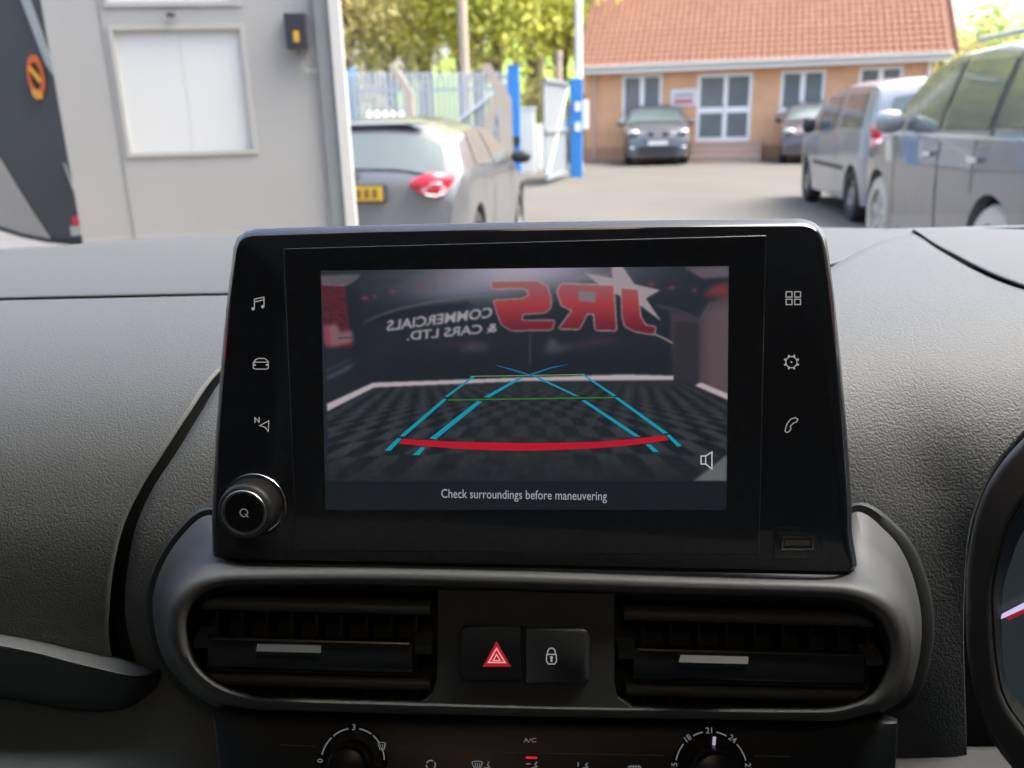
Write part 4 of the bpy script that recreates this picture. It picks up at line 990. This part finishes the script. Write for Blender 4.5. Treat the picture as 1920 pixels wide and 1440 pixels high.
# dark four-by-four facing us by the office
c0 = ground(1229, 311)
rz = math.radians(180 - 7)
suv, *_ = make_car("four_by_four", "dark four-by-four with twin grilles facing the van before the office", "car", base_at((c0[0] + .05, c0[1]), (0, 4.65), rz), rz, 4.65, .93, 1.68,
    [(0, .7), (.04, 1.0), (.12, 1.1), (.42, 1.5), (.6, 1.62), (1.6, 1.68), (2.4, 1.64), (3.2, 1.14), (4.1, 1.03), (4.5, .92), (4.62, .72), (4.65, .55)], 1.1, (.85, 3.75), .36, paint("graphite", (0.09, 0.095, 0.105)),
    roofr=.76, side_w=[((.6, 1.14), (1.6, 1.12), (1.6, 1.55), (.85, 1.5)), ((1.68, 1.12), (2.9, 1.12), (2.3, 1.5), (1.68, 1.55))], rear_w=(.14, .4, .84), front_w=(2.5, 3.14, .88))
for s in (-1, 1):
    blob("grille", CARBLK, suv, (s * .2, 4.62, .84), (.14, .05, .09)); blob("head_light", LAMP, suv, (s * .68, 4.5, .90), (.17, .12, .075)); blob("fog_light", LAMP, suv, (s * .7, 4.6, .48), (.09, .06, .06))
    blob("door_mirror", paint("graphite", (0.09, 0.095, 0.105)), suv, (s * 1.03, 2.85, 1.14), (.12, .07, .08))
MB().box(-.52, .52, 4.60, 4.68, .30, .52).build("lower_grille", CARBLK, suv)
MB().box(-.27, .27, 4.685, 4.70, .56, .68).build("number_plate", mat("plate_white", (0.75, 0.74, 0.7), 0.4), suv)
MB().box(-.36, .36, 4.60, 4.66, .72, .95).build("grille_surround", mat("bumper_silver", (0.3, 0.3, 0.31), 0.4, vary=.05), suv)

# silver-grey van at right, tail towards us
rz = math.radians(-7)
van, hw, top, sp_ = make_car("parked_van", "silver grey small van beyond the big grey car, red upright tail lamp", "van", base_at((4.47, 11.2), (-.86, .78), rz), rz, 4.4, .93, 1.77,
    [(0, .58), (.02, .95), (.05, 1.13), (.14, 1.55), (.22, 1.70), (.34, 1.74), (1.6, 1.77), (2.4, 1.72), (2.75, 1.62), (3.45, 1.14), (4.1, 1.0), (4.34, .78), (4.4, .5)], 1.12, (.80, 3.50), .33, paint("silver", (0.30, 0.31, 0.33)),
    roofr=.86, side_w=[((.5, 1.19), (1.5, 1.19), (1.5, 1.58), (.55, 1.58)), ((1.75, 1.14), (2.95, 1.12), (2.45, 1.55), (1.75, 1.58))], rear_w=(.055, .16, .82), front_w=(2.8, 3.4, .86), tyre=TYRE, seams=[((1.614, 0.4), (1.6260000000000001, 0.4), (1.6260000000000001, 1.7), (1.614, 1.7)), ((2.894, 0.45), (2.9059999999999997, 0.45), (2.9059999999999997, 1.12), (2.894, 1.12)), ((.45, 1.17), (1.55, 1.17), (1.55, 1.185), (.45, 1.185)), ((1.2, .62), (3.0, .62), (3.0, .68), (1.2, .68))])
for s in (-1, 1):
    for z_, m_ in ((1.13, TAIL), (.98, TAILP), (.85, TAIL)): blob("tail_light", m_, van, (s * .86, .05, z_), (.065, .09, .085))
    blob("door_mirror", CARBLK, van, (s * 1.05, 2.85, 1.18), (.1, .08, .12))
MB().box(-.16, .16, .13, .2, 1.685, 1.72).build("high_brake_light", TAIL, van)
MB().box(-.88, .88, -.03, .1, .34, .55).build("bumper", mat("bumper_grey", (0.1, 0.1, 0.105), 0.6), van)

# large grey estate nearest at the right edge
rz = math.radians(-8.5)
big, hw, top, sp_ = make_car("four_by_four", "big muddy grey four-by-four with roof bars at the right edge", "car", base_at((3.72, 8.65), (-.88, 3.85), rz), rz, 4.8, .94, 1.88,
    [(0, .7), (.05, 1.05), (.12, 1.18), (.36, 1.66), (.55, 1.78), (1.6, 1.87), (2.4, 1.86), (2.95, 1.74), (3.55, 1.24), (3.7, 1.18), (4.4, 1.08), (4.72, .9), (4.8, .55)], 1.2, (.98, 3.85), .38, paint("gunmetal", (0.17, 0.178, 0.195)),
    roofr=.80, side_w=[((.4, 1.28), (1.05, 1.25), (1.05, 1.68), (.6, 1.66)), ((1.15, 1.24), (2.05, 1.22), (2.05, 1.72), (1.15, 1.70)), ((2.15, 1.22), (3.35, 1.2), (2.7, 1.68), (2.15, 1.72))], rear_w=(.13, .34, .84), front_w=(3.0, 3.5, .88), tyre=TYREM, rimm=mat('muddy_rim', (0.58, 0.54, 0.46), 0.7, vary=.2, vscale=10), clear=.27, seams=[((2.0875, 0.45), (2.1125000000000003, 0.45), (2.1125000000000003, 1.75), (2.0875, 1.75)), ((3.292, 0.45), (3.308, 0.45), (3.308, 1.2), (3.292, 1.2)), ((1.3430000000000002, 0.8), (1.357, 0.8), (1.357, 1.2), (1.3430000000000002, 1.2)), ((1.0750000000000002, 1.2), (1.125, 1.2), (1.125, 1.72), (1.0750000000000002, 1.72))], trims=[((.3, 1.205), (3.4, 1.185), (3.4, 1.16), (.3, 1.18))])
for s in (-1, 1):
    blob("door_mirror", mat("mirror_cap", (0.35, 0.36, 0.36), 0.3, coat=.5), big, (s * 1.08, 3.05, 1.28), (.13, .09, .1))
    MB().tube((s * .66, .9, 1.885), (s * .66, 2.35, 1.885), .02).build("roof_bar", ALU, big)
    for y0 in (1.2, 2.2): MB().box(s * .955 - .02, s * .955 + .02, y0, y0 + .2, 1.02, 1.055).build("door_handle", CHROME, big)
    MB().box(s * .93 - .05, s * .93 + .05, 1.5, 3.3, .30, .36).build("side_step", ALU, big)
for q in (((.62, .98), (2.08, .98), (2.08, .965), (.62, .965)),): pass
lights(big, [(-.84, .1, 1.05), (.84, .1, 1.05)], (.06, .1, .16), "tail_light", TAIL)

# small dark car behind the van
g0 = ground(1466, 309)
rz = math.radians(160)
sm_, *_ = make_car("small_car", "small dark maroon car half hidden behind the silver van", "car", base_at((g0[0] + .8, g0[1]), (0, 4.0), rz), rz, 4.0, .9, 1.66,
    [(0, .65), (.04, 1.0), (.1, 1.12), (.4, 1.54), (.8, 1.64), (1.7, 1.66), (2.3, 1.55), (2.95, 1.12), (3.7, .97), (3.95, .8), (4.0, .55)], 1.09, (.7, 3.25), .31, paint("maroon", (0.09, 0.07, 0.072)),
    roofr=.78, side_w=[((.6, 1.13), (1.5, 1.11), (1.5, 1.5), (.8, 1.48)), ((1.58, 1.11), (2.6, 1.11), (2.1, 1.48), (1.58, 1.5))], rear_w=(.12, .38, .84), front_w=(2.35, 2.9, .86))
for s in (-1, 1): blob("head_light", LAMP, sm_, (s * .64, 3.88, .85), (.16, .12, .08)); blob("door_mirror", CARBLK, sm_, (s * 1.0, 2.6, 1.14), (.1, .07, .07))

# ---------------------------------------------------------------- fence, gate and posts
BLUE = mat("blue_gate_paint", (0.03, 0.22, 0.62), 0.45, vary=0.08, vscale=3)
GALV = mat("galvanised_steel", (0.30, 0.33, 0.345), 0.5, metal=0.3, vary=0.12, vscale=4)
CONC = mat("concrete_post", (0.50, 0.42, 0.34), 0.9, vary=0.12, vscale=5)
FB = mat("faded_blue_steel", (0.30, 0.35, 0.41), 0.6, vary=0.15, vscale=2)
fa = at_y(655, 230, 19.5); fb = at_y(965, 230, 21.0)
fence = thing("palisade_fence", "faded blue steel palisade fence behind the hatchback", "fence", (fa[0], fa[1], 0), math.atan2(fb[1] - fa[1], fb[0] - fa[0]))
FLn = math.hypot(fb[0] - fa[0], fb[1] - fa[1])
for z_ in (.5, 2.0): MB().box(0, FLn, .02, .07, z_, z_ + .06).build("rail", FB, fence)
p0 = None
npal = int(FLn / .12)
for k in range(npal):
    if p0 is None: p0 = MB().slab([(0, 0), (.075, 0), (.075, .018), (.0375, .03), (0, .018)], .05, 2.35).add([(0, 0, 2.35), (.075, 0, 2.35), (.0375, .018, 2.44)], [(0, 1, 2)]).build("pale", FB, fence)
    else: o = p0.copy(); COL.objects.link(o); o.parent = fence; o.matrix_basis = Matrix.Translation((k * .12, 0, 0))
MB().box(.1, .24, .08, .2, 0, 2.5).build("fence_post", mat("fence_blue", (0.13, 0.33, 0.62), 0.5, vary=.1), fence)
a = Vector((1.6, -.05, .75)); b = Vector((FLn - .2, -.05, 2.15)); MB().tube(a, b, .045).build("brace", FB, fence)
def cranked_post(name, px, ytop, y, label, w=.13):
    t_ = at_y(px, ytop, y); h = t_[2]
    o = thing(name, label, "post", (t_[0] + .12, y, 0), 0, "concrete fence posts")
    m = MB(); hh = h - .5
    m.rings([[(-w, -w, 0), (w, -w, 0), (w, w, 0), (-w, w, 0)], [(-w * .8, -w * .8, hh), (w * .8, -w * .8, hh), (w * .8, w * .8, hh), (-w * .8, w * .8, hh)],
             [(-w * .7 - .3, -w * .7, h), (w * .5 - .3, -w * .7, h + .05), (w * .5 - .3, w * .7, h + .05), (-w * .7 - .3, w * .7, h)]], True, True)
    fixn(m.build("shaft", CONC, o)); return o
cranked_post("concrete_post", 752, 122, 17.5, "cranked concrete fence post behind the hatchback roof, left of the wooden pole", .10)
p2 = cranked_post("concrete_post", 932, 124, 14.5, "thick cranked concrete post with a raking strut beside the blue gate post", .12)
MB().hexa([(-.75, -.1, .1), (-.6, -.1, .1), (-.6, .1, .1), (-.75, .1, .1), (-.15, -.1, 1.9), (0, -.1, 1.9), (0, .1, 1.9), (-.15, .1, 1.9)]).build("strut", CONC, p2)
g1 = at_y(962, 125, 17.0)
gp_ = thing("gate_post", "tall bright blue gate post beside the cranked concrete post", "post", (g1[0], 17.0, 0), 0, "blue gate posts")
MB().slab(rrect(-.11, .11, -.11, .11, .02, 3), 0, g1[2]).build("shaft", BLUE, gp_); MB().slab(rrect(-.12, .12, -.12, .12, .02, 3), g1[2] + .002, g1[2] + .03).build("cap", BLUE, gp_)
MB().box(-.2, .1, -.16, -.115, .9, 1.05).build("hinge", CARBLK, gp_)
g2 = at_y(1080, 148, 21.0)
gq = thing("gate_post", "blue gate post with white notices beside the brick office", "post", (g2[0], 21.0, 0), 0, "blue gate posts")
MB().slab(rrect(-.14, .14, -.12, .12, .02, 3), 0, g2[2]).build("shaft", BLUE, gq)
for z_, m_ in ((1.5, WHITE), (1.05, WHITE)): MB().box(-.04, .1, -.14, -.122, z_, z_ + .2).build("notice", m_, gq)
MB().box(.15, .3, -.05, .02, 1.1, 1.75).build("notice", WHITE, gq); MB().box(-.24, -.1, -.17, -.125, 1.2, 1.3).build("latch", BLUE, gq)
ga = at_y(1022, 300, 18.5); gb = at_y(1064, 300, 21.0)
gate = thing("gate_leaf", "open galvanised sheet gate leaf between the blue posts", "gate", (ga[0], ga[1], 0), math.atan2(gb[1] - ga[1], gb[0] - ga[0]))
GL = math.hypot(gb[0] - ga[0], gb[1] - ga[1]); gh = at_y(1040, 152, 19.7)[2]
for k in range(5):
    x0 = GL * k / 5; MB().box(x0 + .01, x0 + GL / 5 - .01, .0, .03, .12, gh).build("sheet_panel", GALV, gate)
for z_ in (.1, gh * .5, gh - .05): MB().box(0, GL, -.05, -.003, z_, z_ + .07).build("rail", GALV, gate)
MB().tube((.1, -.03, .2), (GL - .1, -.03, gh - .1), .03).build("brace", GALV, gate)
def pole(name, label, px, y, ytop, r, m, col=None):
    t_ = at_y(px, ytop, y); o = thing(name, label, "pole", (t_[0], y, 0))
    fixn(MB().tube((0, 0, 0), (0, 0, t_[2]), r * 1.15, r, n=12).build("shaft", m, o)); return o
WOODP = mat("weathered_pole", (0.52, 0.42, 0.31), 0.9, vary=0.15, vscale=2)
q = pole("telegraph_pole", "tall pale wooden pole rising before the trees", 864, 26.0, -60, .13, WOODP); MB().box(-.5, .5, -.05, .05, 6.2, 6.3).build("cross_arm", WOODP, q)
q = pole("lamp_post", "tall white lamp post at the office's left corner", 1085, 23.0, -60, .085, WHITE); MB().tube((0, 0, 4.9), (-.9, 0, 5.1), .04).build("arm", WHITE, q); MB().box(-1.25, -.85, -.1, .1, 5.05, 5.15).build("lamp_head", GALV, q)
q = pole("timber_post", "short thin timber post above the galvanised gate", 1048, 27.0, 95, .09, WOODP); MB().tube((0, 0, 3.0), (0.0, 0, 3.05), .11).build("band", GALV, q)
# white tanks and boxes beyond the gate
def cabinet(name, label, px0, px1, py0, py1, y, m, dep=.6):
    a = at_y(px0, py1, y); b = at_y(px1, py0, y)
    o = thing(name, label, "container", ((a[0] + b[0]) / 2, y, max(0, 0)), 0, "white containers beyond the gate")
    w = abs(b[0] - a[0]) / 2; h = b[2]
    fixn(MB().slab(rrect(-w, w, 0, dep, .05, 3), 0, h - .06).build("body", m, o)); fixn(MB().slab(rrect(-w - .02, w + .02, -.02, dep + .02, .05, 3), h - .058, h).build("lid", m, o))
    return o
TANK = mat("white_plastic_tank", (0.72, 0.73, 0.70), 0.5, vary=.05)
cabinet("storage_tank", "large white storage tank right of the blue gate post", 968, 1003, 200, 270, 23.0, TANK, 1.0)
cabinet("storage_tank", "small white container left of the galvanised gate leaf", 1006, 1022, 232, 270, 24.0, TANK)
for k in range(5):
    a = at_y(690 + 15 * k, 204, 16.0)
    t_ = thing("gas_bottle", "white bottle behind the hatchback roof, " + ("leftmost of five in a row", "second from the left in the row", "middle one of the row", "second from the right in the row", "rightmost of five in a row")[k], "bottle", (a[0], 16.0, 0), 0, "row of white bottles behind the hatchback")
    fixn(MB().lathe([(.066, 0), (.07, .05), (.07, a[2] - .16), (.05, a[2] - .07), (.028, a[2] - .04), (.028, a[2])], 14).build("body", TANK, t_, smooth=50))
    fixn(MB().lathe([(.034, a[2] - .02), (.034, a[2] + .02), (.001, a[2] + .02)], 10).build("valve_cap", GALV, t_))

# ---------------------------------------------------------------- bay door leaf and backdrop at left
D1 = 3.3
LEAF = mat("grey_door_paint", (0.40, 0.405, 0.39), 0.5, vary=0.08, vscale=2)
EDGE = mat("grey_seal_strip", (0.22, 0.25, 0.25), 0.6, vary=.08)
FROST = mat("frosted_pane", (0.68, 0.705, 0.69), 0.35, vary=0.03, vscale=1.5)
la = at_y(118, 240, D1); lb = at_y(607, 240, D1 + .12)
lz = math.atan2(lb[1] - la[1], lb[0] - la[0]); LW = math.hypot(lb[0] - la[0], lb[1] - la[1])
leaf = thing("bay_door", "pale grey open bay door with a frosted window at upper left", "door", (la[0], la[1], 0), lz)
c_, s_ = math.cos(lz), math.sin(lz)
def at_leaf(px, py):
    v = ray(px, py); n = np.array((-s_, c_)); t_ = ((la[:2] - EYE[:2]) @ n) / (v[:2] @ n); p = EYE + v * t_
    return float((p[:2] - la[:2]) @ np.array((c_, s_))), float(p[2])
wl_, wb_ = at_leaf(228, 296); wr_, wt_ = at_leaf(478, 44); wl2 = at_leaf(205, 60)[0]
wl_ = (at_leaf(222, 180)[0]); wr_ = at_leaf(472, 180)[0]
ub = at_leaf(330, 12)[1]; ut = ub + .75
mb = MB(); HT = 2.75
for x0, x1, z0, z1 in ((0, wl_, 0, HT), (wr_, LW, 0, HT), (wl_, wr_, 0, wb_), (wl_, wr_, wt_, ub), (wl_, wr_, ut, HT)): mb.box(x0, x1, 0, .06, z0, z1)
mb.build("panel", LEAF, leaf)
for z0, z1 in ((wb_, wt_), (ub, ut)):
    fr = MB(); w = .016
    for a in ((wl_, wr_, z0, z0 + w), (wl_, wr_, z1 - w, z1), (wl_, wl_ + w, z0 + w, z1 - w), (wr_ - w, wr_, z0 + w, z1 - w)): fr.box(a[0], a[1], -.006, .05, a[2], a[3])
    o = fr.build("window_frame", mat("door_frame_grey", (0.46, 0.46, 0.435), 0.45, vary=.03), leaf)
    xm = (wl_ + wr_) / 2
    for x0, x1 in ((wl_ + w, xm - .0006), (xm + .0006, wr_ - w)): MB().box(x0, x1, .012, .03, z0 + w, z1 - w).build("pane", FROST, o)
blob("window_latch", CARBLK, leaf, (xm - .01, -.02, (wt_ + ub) / 2), (.016, .012, .008))
MB().box(wl_ - .022, wl_ - .019, -.003, -.001, 0.2, HT - .1).build("seam_line", EDGE, leaf)
MB().box(LW + .001, LW + .055, -.02, .07, 0, HT).build("seal_strip", EDGE, leaf)
MB().box(LW + .056, LW + .096, -.03, .09, 0, HT).build("edge_channel", mat("door_edge_white", (0.66, 0.66, 0.63), 0.4), leaf)
bx0, bz1 = at_leaf(534, 28); bx1, bz0 = at_leaf(582, 92)
cb = thing("control_box", "small black control box with an orange label on the grey bay door", "control box", tuple(np.array(leaf.matrix_basis @ Vector(((bx0 + bx1) / 2, 0, bz0)))), lz)
wq = (bx1 - bx0) / 2; hq = bz1 - bz0
fixn(MB().slab([(x, y) for x, y in rrect(-wq, wq, -.05, -.001, .008, 4)], 0, hq).build("case", mat("control_black", (0.035, 0.04, 0.05), 0.45, vary=.1), cb))
MB().box(-.012, .008, -.0515, -.0502, hq * .18, hq * .5).build("label_sticker", mat("orange_sticker", (0.65, 0.38, 0.04), 0.5), cb)
pts = spline([(0, -.02, 0), (.0, -.02, -.04), (.03, -.02, -.08), (.07, -.015, -.07), (.085, -.005, -.03)], 14); cbm = MB()
for a, b in zip(pts[:-1], pts[1:]): cbm.tube(a, b, .004, n=6)
cbm.build("cable", EDGE, cb)
# printed backdrop of the bay: dark sheet with light trails, its rounded foot above a pale skirting
BK = mat("dark_printed_sheet", (0.045, 0.055, 0.06), 0.55, vary=0.35, vscale=2.5)
YB = 3.9
back = thing("bay_backdrop", "dark printed backdrop sheet with an orange oval emblem at the left edge", "backdrop", (at_y(60, 240, YB)[0], YB, 0))
def bk(px, py, y=YB): p = at_y(px, py, y); return (p[0], p[2])
def bslab(name, L, m, par, y0, y1):
    mb = MB(); pts_ = [bk(*p) for p in L]; n = len(pts_)
    mb.add([(x, y0, z) for x, z in pts_] + [(x, y1, z) for x, z in pts_], [tuple(range(n)), tuple(range(2 * n - 1, n - 1, -1))] + [(k, n + k, n + (k + 1) % n, (k + 1) % n) for k in range(n)])
    return fixn(mb.build(name, m, par, world_space=True))
foot = [(330, 462), (200, 461), (140, 459), (90, 454), (45, 445), (0, 431), (-60, 405), (-200, 330)]
bslab("sheet", [(-200, -150), (330, -150)] + foot, BK, back, YB, YB + .03)
bslab("edge_binding", foot + [(x - 1, y - 8) for x, y in foot[::-1]], mat("black_binding", (0.008, 0.014, 0.01), 0.5), back, YB - .012, YB - .002)
bslab("pale_print", [(-200, 140), (0, 295), (30, 345), (72, 412), (100, 453), (40, 441), (-60, 402), (-200, 320)], mat("print_grey", (0.30, 0.295, 0.28), 0.5, vary=.06), back, YB - .009, YB - .004)
bslab("light_trail", [(30, -30), (48, -30), (100, 118), (100, 140), (86, 118)], mat("print_trail", (0.32, 0.37, 0.37), 0.5, vary=.1), back, YB - .009, YB - .004)
bslab("light_trail", [(120, 305), (124, 308), (142, 358), (138, 356)], mat("print_trail", (0.32, 0.37, 0.37), 0.5, vary=.1), back, YB - .009, YB - .004)
em = MB(); el = []
for k in range(28):
    t_ = 2 * math.pi * k / 28; el.append(bk(69 + 15 * math.cos(t_) + 6 * math.sin(t_), 143 + 40 * math.sin(t_)))
inn = [(np.array(p) - np.mean(el, 0)) * .66 + np.mean(el, 0) for p in el]
em.rings([[(p[0], YB - .012, p[1]) for p in el], [(p[0], YB - .012, p[1]) for p in inn], [(p[0], YB - .003, p[1]) for p in inn], [(p[0], YB - .003, p[1]) for p in el], [(p[0], YB - .012, p[1]) for p in el]])
ORG = mat("orange_print", (0.55, 0.12, 0.03), 0.5, vary=.3, vscale=12)
emo = fixn(em.build("oval_emblem", ORG, back, world_space=True))
bslab("emblem_stroke", [(54, 128), (60, 124), (82, 152), (76, 156)], mat("amber_print", (0.66, 0.33, 0.03), 0.5), back, YB - .013, YB - .004)
bslab("emblem_foot", [(62, 166), (80, 172), (82, 184), (72, 187), (64, 178)], mat("amber_print", (0.66, 0.33, 0.03), 0.5), back, YB - .014, YB - .004)
bslab("red_print", [(137, 406), (150, 406), (153, 422), (139, 424)], mat("red_print", (0.6, 0.03, 0.06), 0.5), back, YB - .012, YB - .004)
bslab("white_print", [(133, 424), (153, 422), (155, 440), (136, 442)], mat("pale_print", (0.4, 0.46, 0.43), 0.5), back, YB - .011, YB - .004)
# pale wall behind the backdrop and red printed side panels of the bay
bw = MB().box(-8, -1.0, 4.6, 4.75, 0, 3.2).build("bay_wall", mat("white_wall_paint", (0.78, 0.73, 0.68), 0.7, vary=.05)); tag(bw, "white wall showing beneath the dark backdrop at far left", "wall")

# the open-fronted bay the van stands in: side walls, rear wall and ceiling behind and beside the viewer
DARKW = mat("dark_bay_cladding", (0.10, 0.125, 0.13), 0.7, vary=.2, vscale=1.0)
REDW = mat("red_bay_print", (0.5, 0.02, 0.04), 0.5, vary=.3, vscale=3.0)
bay = thing("parking_bay", "dark open-fronted bay with red printed side panels around the van", "bay", (0, -3.0, 0))
for nm, m_, a in (("side_wall", DARKW, (-3.3, -3.2, -8, 1.8, 0.01, 3.3)), ("side_wall", DARKW, (3.2, 3.3, -8, 1.8, 0.01, 3.3)), ("rear_wall", DARKW, (-3.3, 3.3, -8.1, -8.003, 0.01, 3.3)), ("ceiling", DARKW, (-3.3, 3.3, -8.1, .5, 3.303, 3.4))):
    MB().box(*a).build(nm, m_, bay, world_space=True)
for s in (-1, 1):
    x = s * 3.19
    MB().box(min(x, x - s * .02), max(x, x - s * .02), 0.6, 1.75, .9, 2.0).build("red_panel", REDW, bay, world_space=True)
# ---------------------------------------------------------------- trees and hillside
BARK = mat("bark", (0.30, 0.25, 0.19), 0.95, vary=0.25, vscale=6)
def leaf_mat(name, a, b):
    a = tuple(min(.8, c * 1.45) for c in a); b = tuple(min(.8, c * 1.45) for c in b)
    m = bpy.data.materials.new(name); m.use_nodes = True; N = m.node_tree.nodes; L = m.node_tree.links; bs = N["Principled BSDF"]
    g = N.new("ShaderNodeNewGeometry"); mx = N.new("ShaderNodeMixRGB"); mx.inputs[1].default_value = a + (1,); mx.inputs[2].default_value = b + (1,)
    L.new(g.outputs["Random Per Island"], mx.inputs[0]); L.new(mx.outputs[0], bs.inputs["Base Color"])
    bs.inputs["Roughness"].default_value = 0.7; bs.inputs["Specular IOR Level"].default_value = 0.2
    tr = N.new("ShaderNodeBsdfTranslucent"); L.new(mx.outputs[0], tr.inputs[0]); ms = N.new("ShaderNodeMixShader"); ms.inputs[0].default_value = 0.6
    L.new(bs.outputs[0], ms.inputs[1]); L.new(tr.outputs[0], ms.inputs[2]); L.new(ms.outputs[0], N["Material Output"].inputs[0])
    return m
LEAVES = [leaf_mat("leaf_lime", (0.30, 0.32, 0.05), (0.55, 0.54, 0.16)), leaf_mat("leaf_olive", (0.28, 0.27, 0.11), (0.48, 0.42, 0.22)), leaf_mat("leaf_green", (0.18, 0.24, 0.07), (0.36, 0.40, 0.14)), leaf_mat("leaf_buff", (0.40, 0.34, 0.22), (0.52, 0.45, 0.31))]
def tree(name, label, x, y, h, r, kind, leaves=2600, size=.16, dens=1.0, group="trees beyond the yard"):
    rg = np.random.default_rng(int(x * 31 + y * 17) % 9999)
    t = thing(name, label, "tree", (x, y, 0), 0, group)
    m = MB(); tips = []
    m.tube((0, 0, 0), (0, 0, h * .35), h * .028, h * .02, n=8)
    for k in range(9):
        a = rg.uniform(0, 6.28); z0 = h * rg.uniform(.18, .45); e = np.array((math.cos(a) * r * rg.uniform(.4, .8), math.sin(a) * r * rg.uniform(.4, .8), h * rg.uniform(.5, .95)))
        mid = np.array((e[0] * .4, e[1] * .4, (z0 + e[2]) / 2 + h * .04)); m.tube((0, 0, z0), mid, h * .013, h * .009, n=6); m.tube(mid, e, h * .009, h * .003, n=5)
        tips.append(e); tips.append((mid + e) / 2)
        for q in range(3):
            e2 = e + rg.normal(0, r * .28, 3); m.tube(mid * .4 + e * .6, e2, h * .004, h * .0015, n=4); tips.append(e2)
    m.tube((0, 0, h * .35), (0, 0, h * .9), h * .02, h * .004, n=6); tips.append(np.array((0, 0, h * .9)))
    m.build("trunk", BARK, t)
    c = np.array(tips); ci = rg.integers(0, len(c), leaves); P = c[ci] + rg.normal(0, 1, (leaves, 3)) * np.array((r * .24, r * .24, h * .07))
    n1 = rg.normal(0, 1, (leaves, 3)); n1 /= np.linalg.norm(n1, axis=1, keepdims=True); n2 = np.cross(n1, rg.normal(0, 1, (leaves, 3))); n2 /= np.linalg.norm(n2, axis=1, keepdims=True)
    s = size * rg.uniform(.5, 1.4, (leaves, 1))
    V = np.stack([P - n1 * s, P + n2 * s * .55, P + n1 * s, P - n2 * s * .55], 1).reshape(-1, 3)
    lb_ = MB(); lb_.v = [tuple(v) for v in V]; lb_.f = [(4 * i, 4 * i + 1, 4 * i + 2, 4 * i + 3) for i in range(leaves)]
    lb_.build("crown", LEAVES[kind], t); return t
hill = MB(); X = np.linspace(-120, 160, 50); Y = np.linspace(46, 260, 26)
hill.grid([[(x, y, .02 + 15 * (1 - math.exp(-((y - 46) / 60.0) ** 1.5)) * (.75 + .25 * math.sin(x * .04 + 1)) * (max(.35, 1 - max(0, -x - 6) / 14) if x < 30 else max(.30, 1 - (x - 30) / 30))) for x in X] for y in Y])
structure(hill.build("hill", mat("hill_grass", (0.22, 0.30, 0.06), 0.95, spec=.1, vary=0.25, vscale=.12), smooth=180))
spots = [  # px, distance, height, radius, kind
 (640, 34, 8.5, 2.6, 1, "thin olive tree at the bay door's edge with sky showing through"), (735, 38, 10, 3.0, 1, "olive brown tree behind the left concrete post"), (800, 44, 12, 3.6, 3, "tall buff half-bare tree left of the wooden pole"),
 (870, 40, 11, 3.4, 1, "olive tree directly behind the wooden pole"), (935, 36, 10, 3.2, 0, "lime green tree above the cranked concrete post"), (1000, 34, 10.5, 3.2, 0, "bright lime tree above the gate opening"),
 (1055, 33, 9, 2.8, 0, "lime green tree beside the lamp post"), (900, 55, 15, 5, 2, "mid green tree far up the slope behind the pole"), (1010, 52, 15, 5, 1, "dull olive tree far behind the lime trees"), (770, 58, 15, 4.5, 2, "green tree far behind the fence"),
 (1090, 46, 13, 4.5, 2, "green tree peeping left of the office roof"), (1800, 60, 5.4, 3.0, 1, "olive hedge tree right of the roof verge"), (1862, 64, 6.4, 3.0, 2, "green tree on the skyline above the big grey car"), (1910, 58, 6.0, 3.0, 2, "green tree at the top right corner"),
 (1770, 70, 5.8, 2.8, 2, "small green tree touching the roof's right end"), (1960, 66, 6.4, 3.2, 1, "olive tree cut by the right edge"), (705, 62, 15, 4.0, 3, "thin buff tree far behind the bay door's edge")]
for px, y, h, r, k, lab in spots:
    p = at_y(px, 200, y); tree("broadleaf_tree", lab, p[0], y, h, r, k, leaves=3600 if y < 50 else 3000, size=.17 if y < 50 else .24)
# grassy bank and low scrub behind the fence
bank = MB(); rg = np.random.default_rng(3); n = 26000
Xb = rg.uniform(-16, 9, n); Yb = rg.uniform(29, 33, n); Zb = rg.uniform(0, 1, n) ** 1.3 * (1.6 + .8 * np.sin(Xb * .9) + .5 * np.sin(Xb * 2.3))
n1 = rg.normal(0, 1, (n, 3)); n1 /= np.linalg.norm(n1, axis=1, keepdims=True); n2 = np.roll(n1, 7, 0); P = np.stack([Xb, Yb, np.abs(Zb)], 1); s = .11
V = np.stack([P - n1 * s, P + n2 * s * .5, P + n1 * s, P - n2 * s * .5], 1).reshape(-1, 3)
bank.v = [tuple(v) for v in V]; bank.f = [(4 * i, 4 * i + 1, 4 * i + 2, 4 * i + 3) for i in range(n)]
bo = bank.build("scrub", LEAVES[1]); bo["kind"] = "stuff"; tag(bo, "olive scrub growing along the foot of the trees", "scrub")
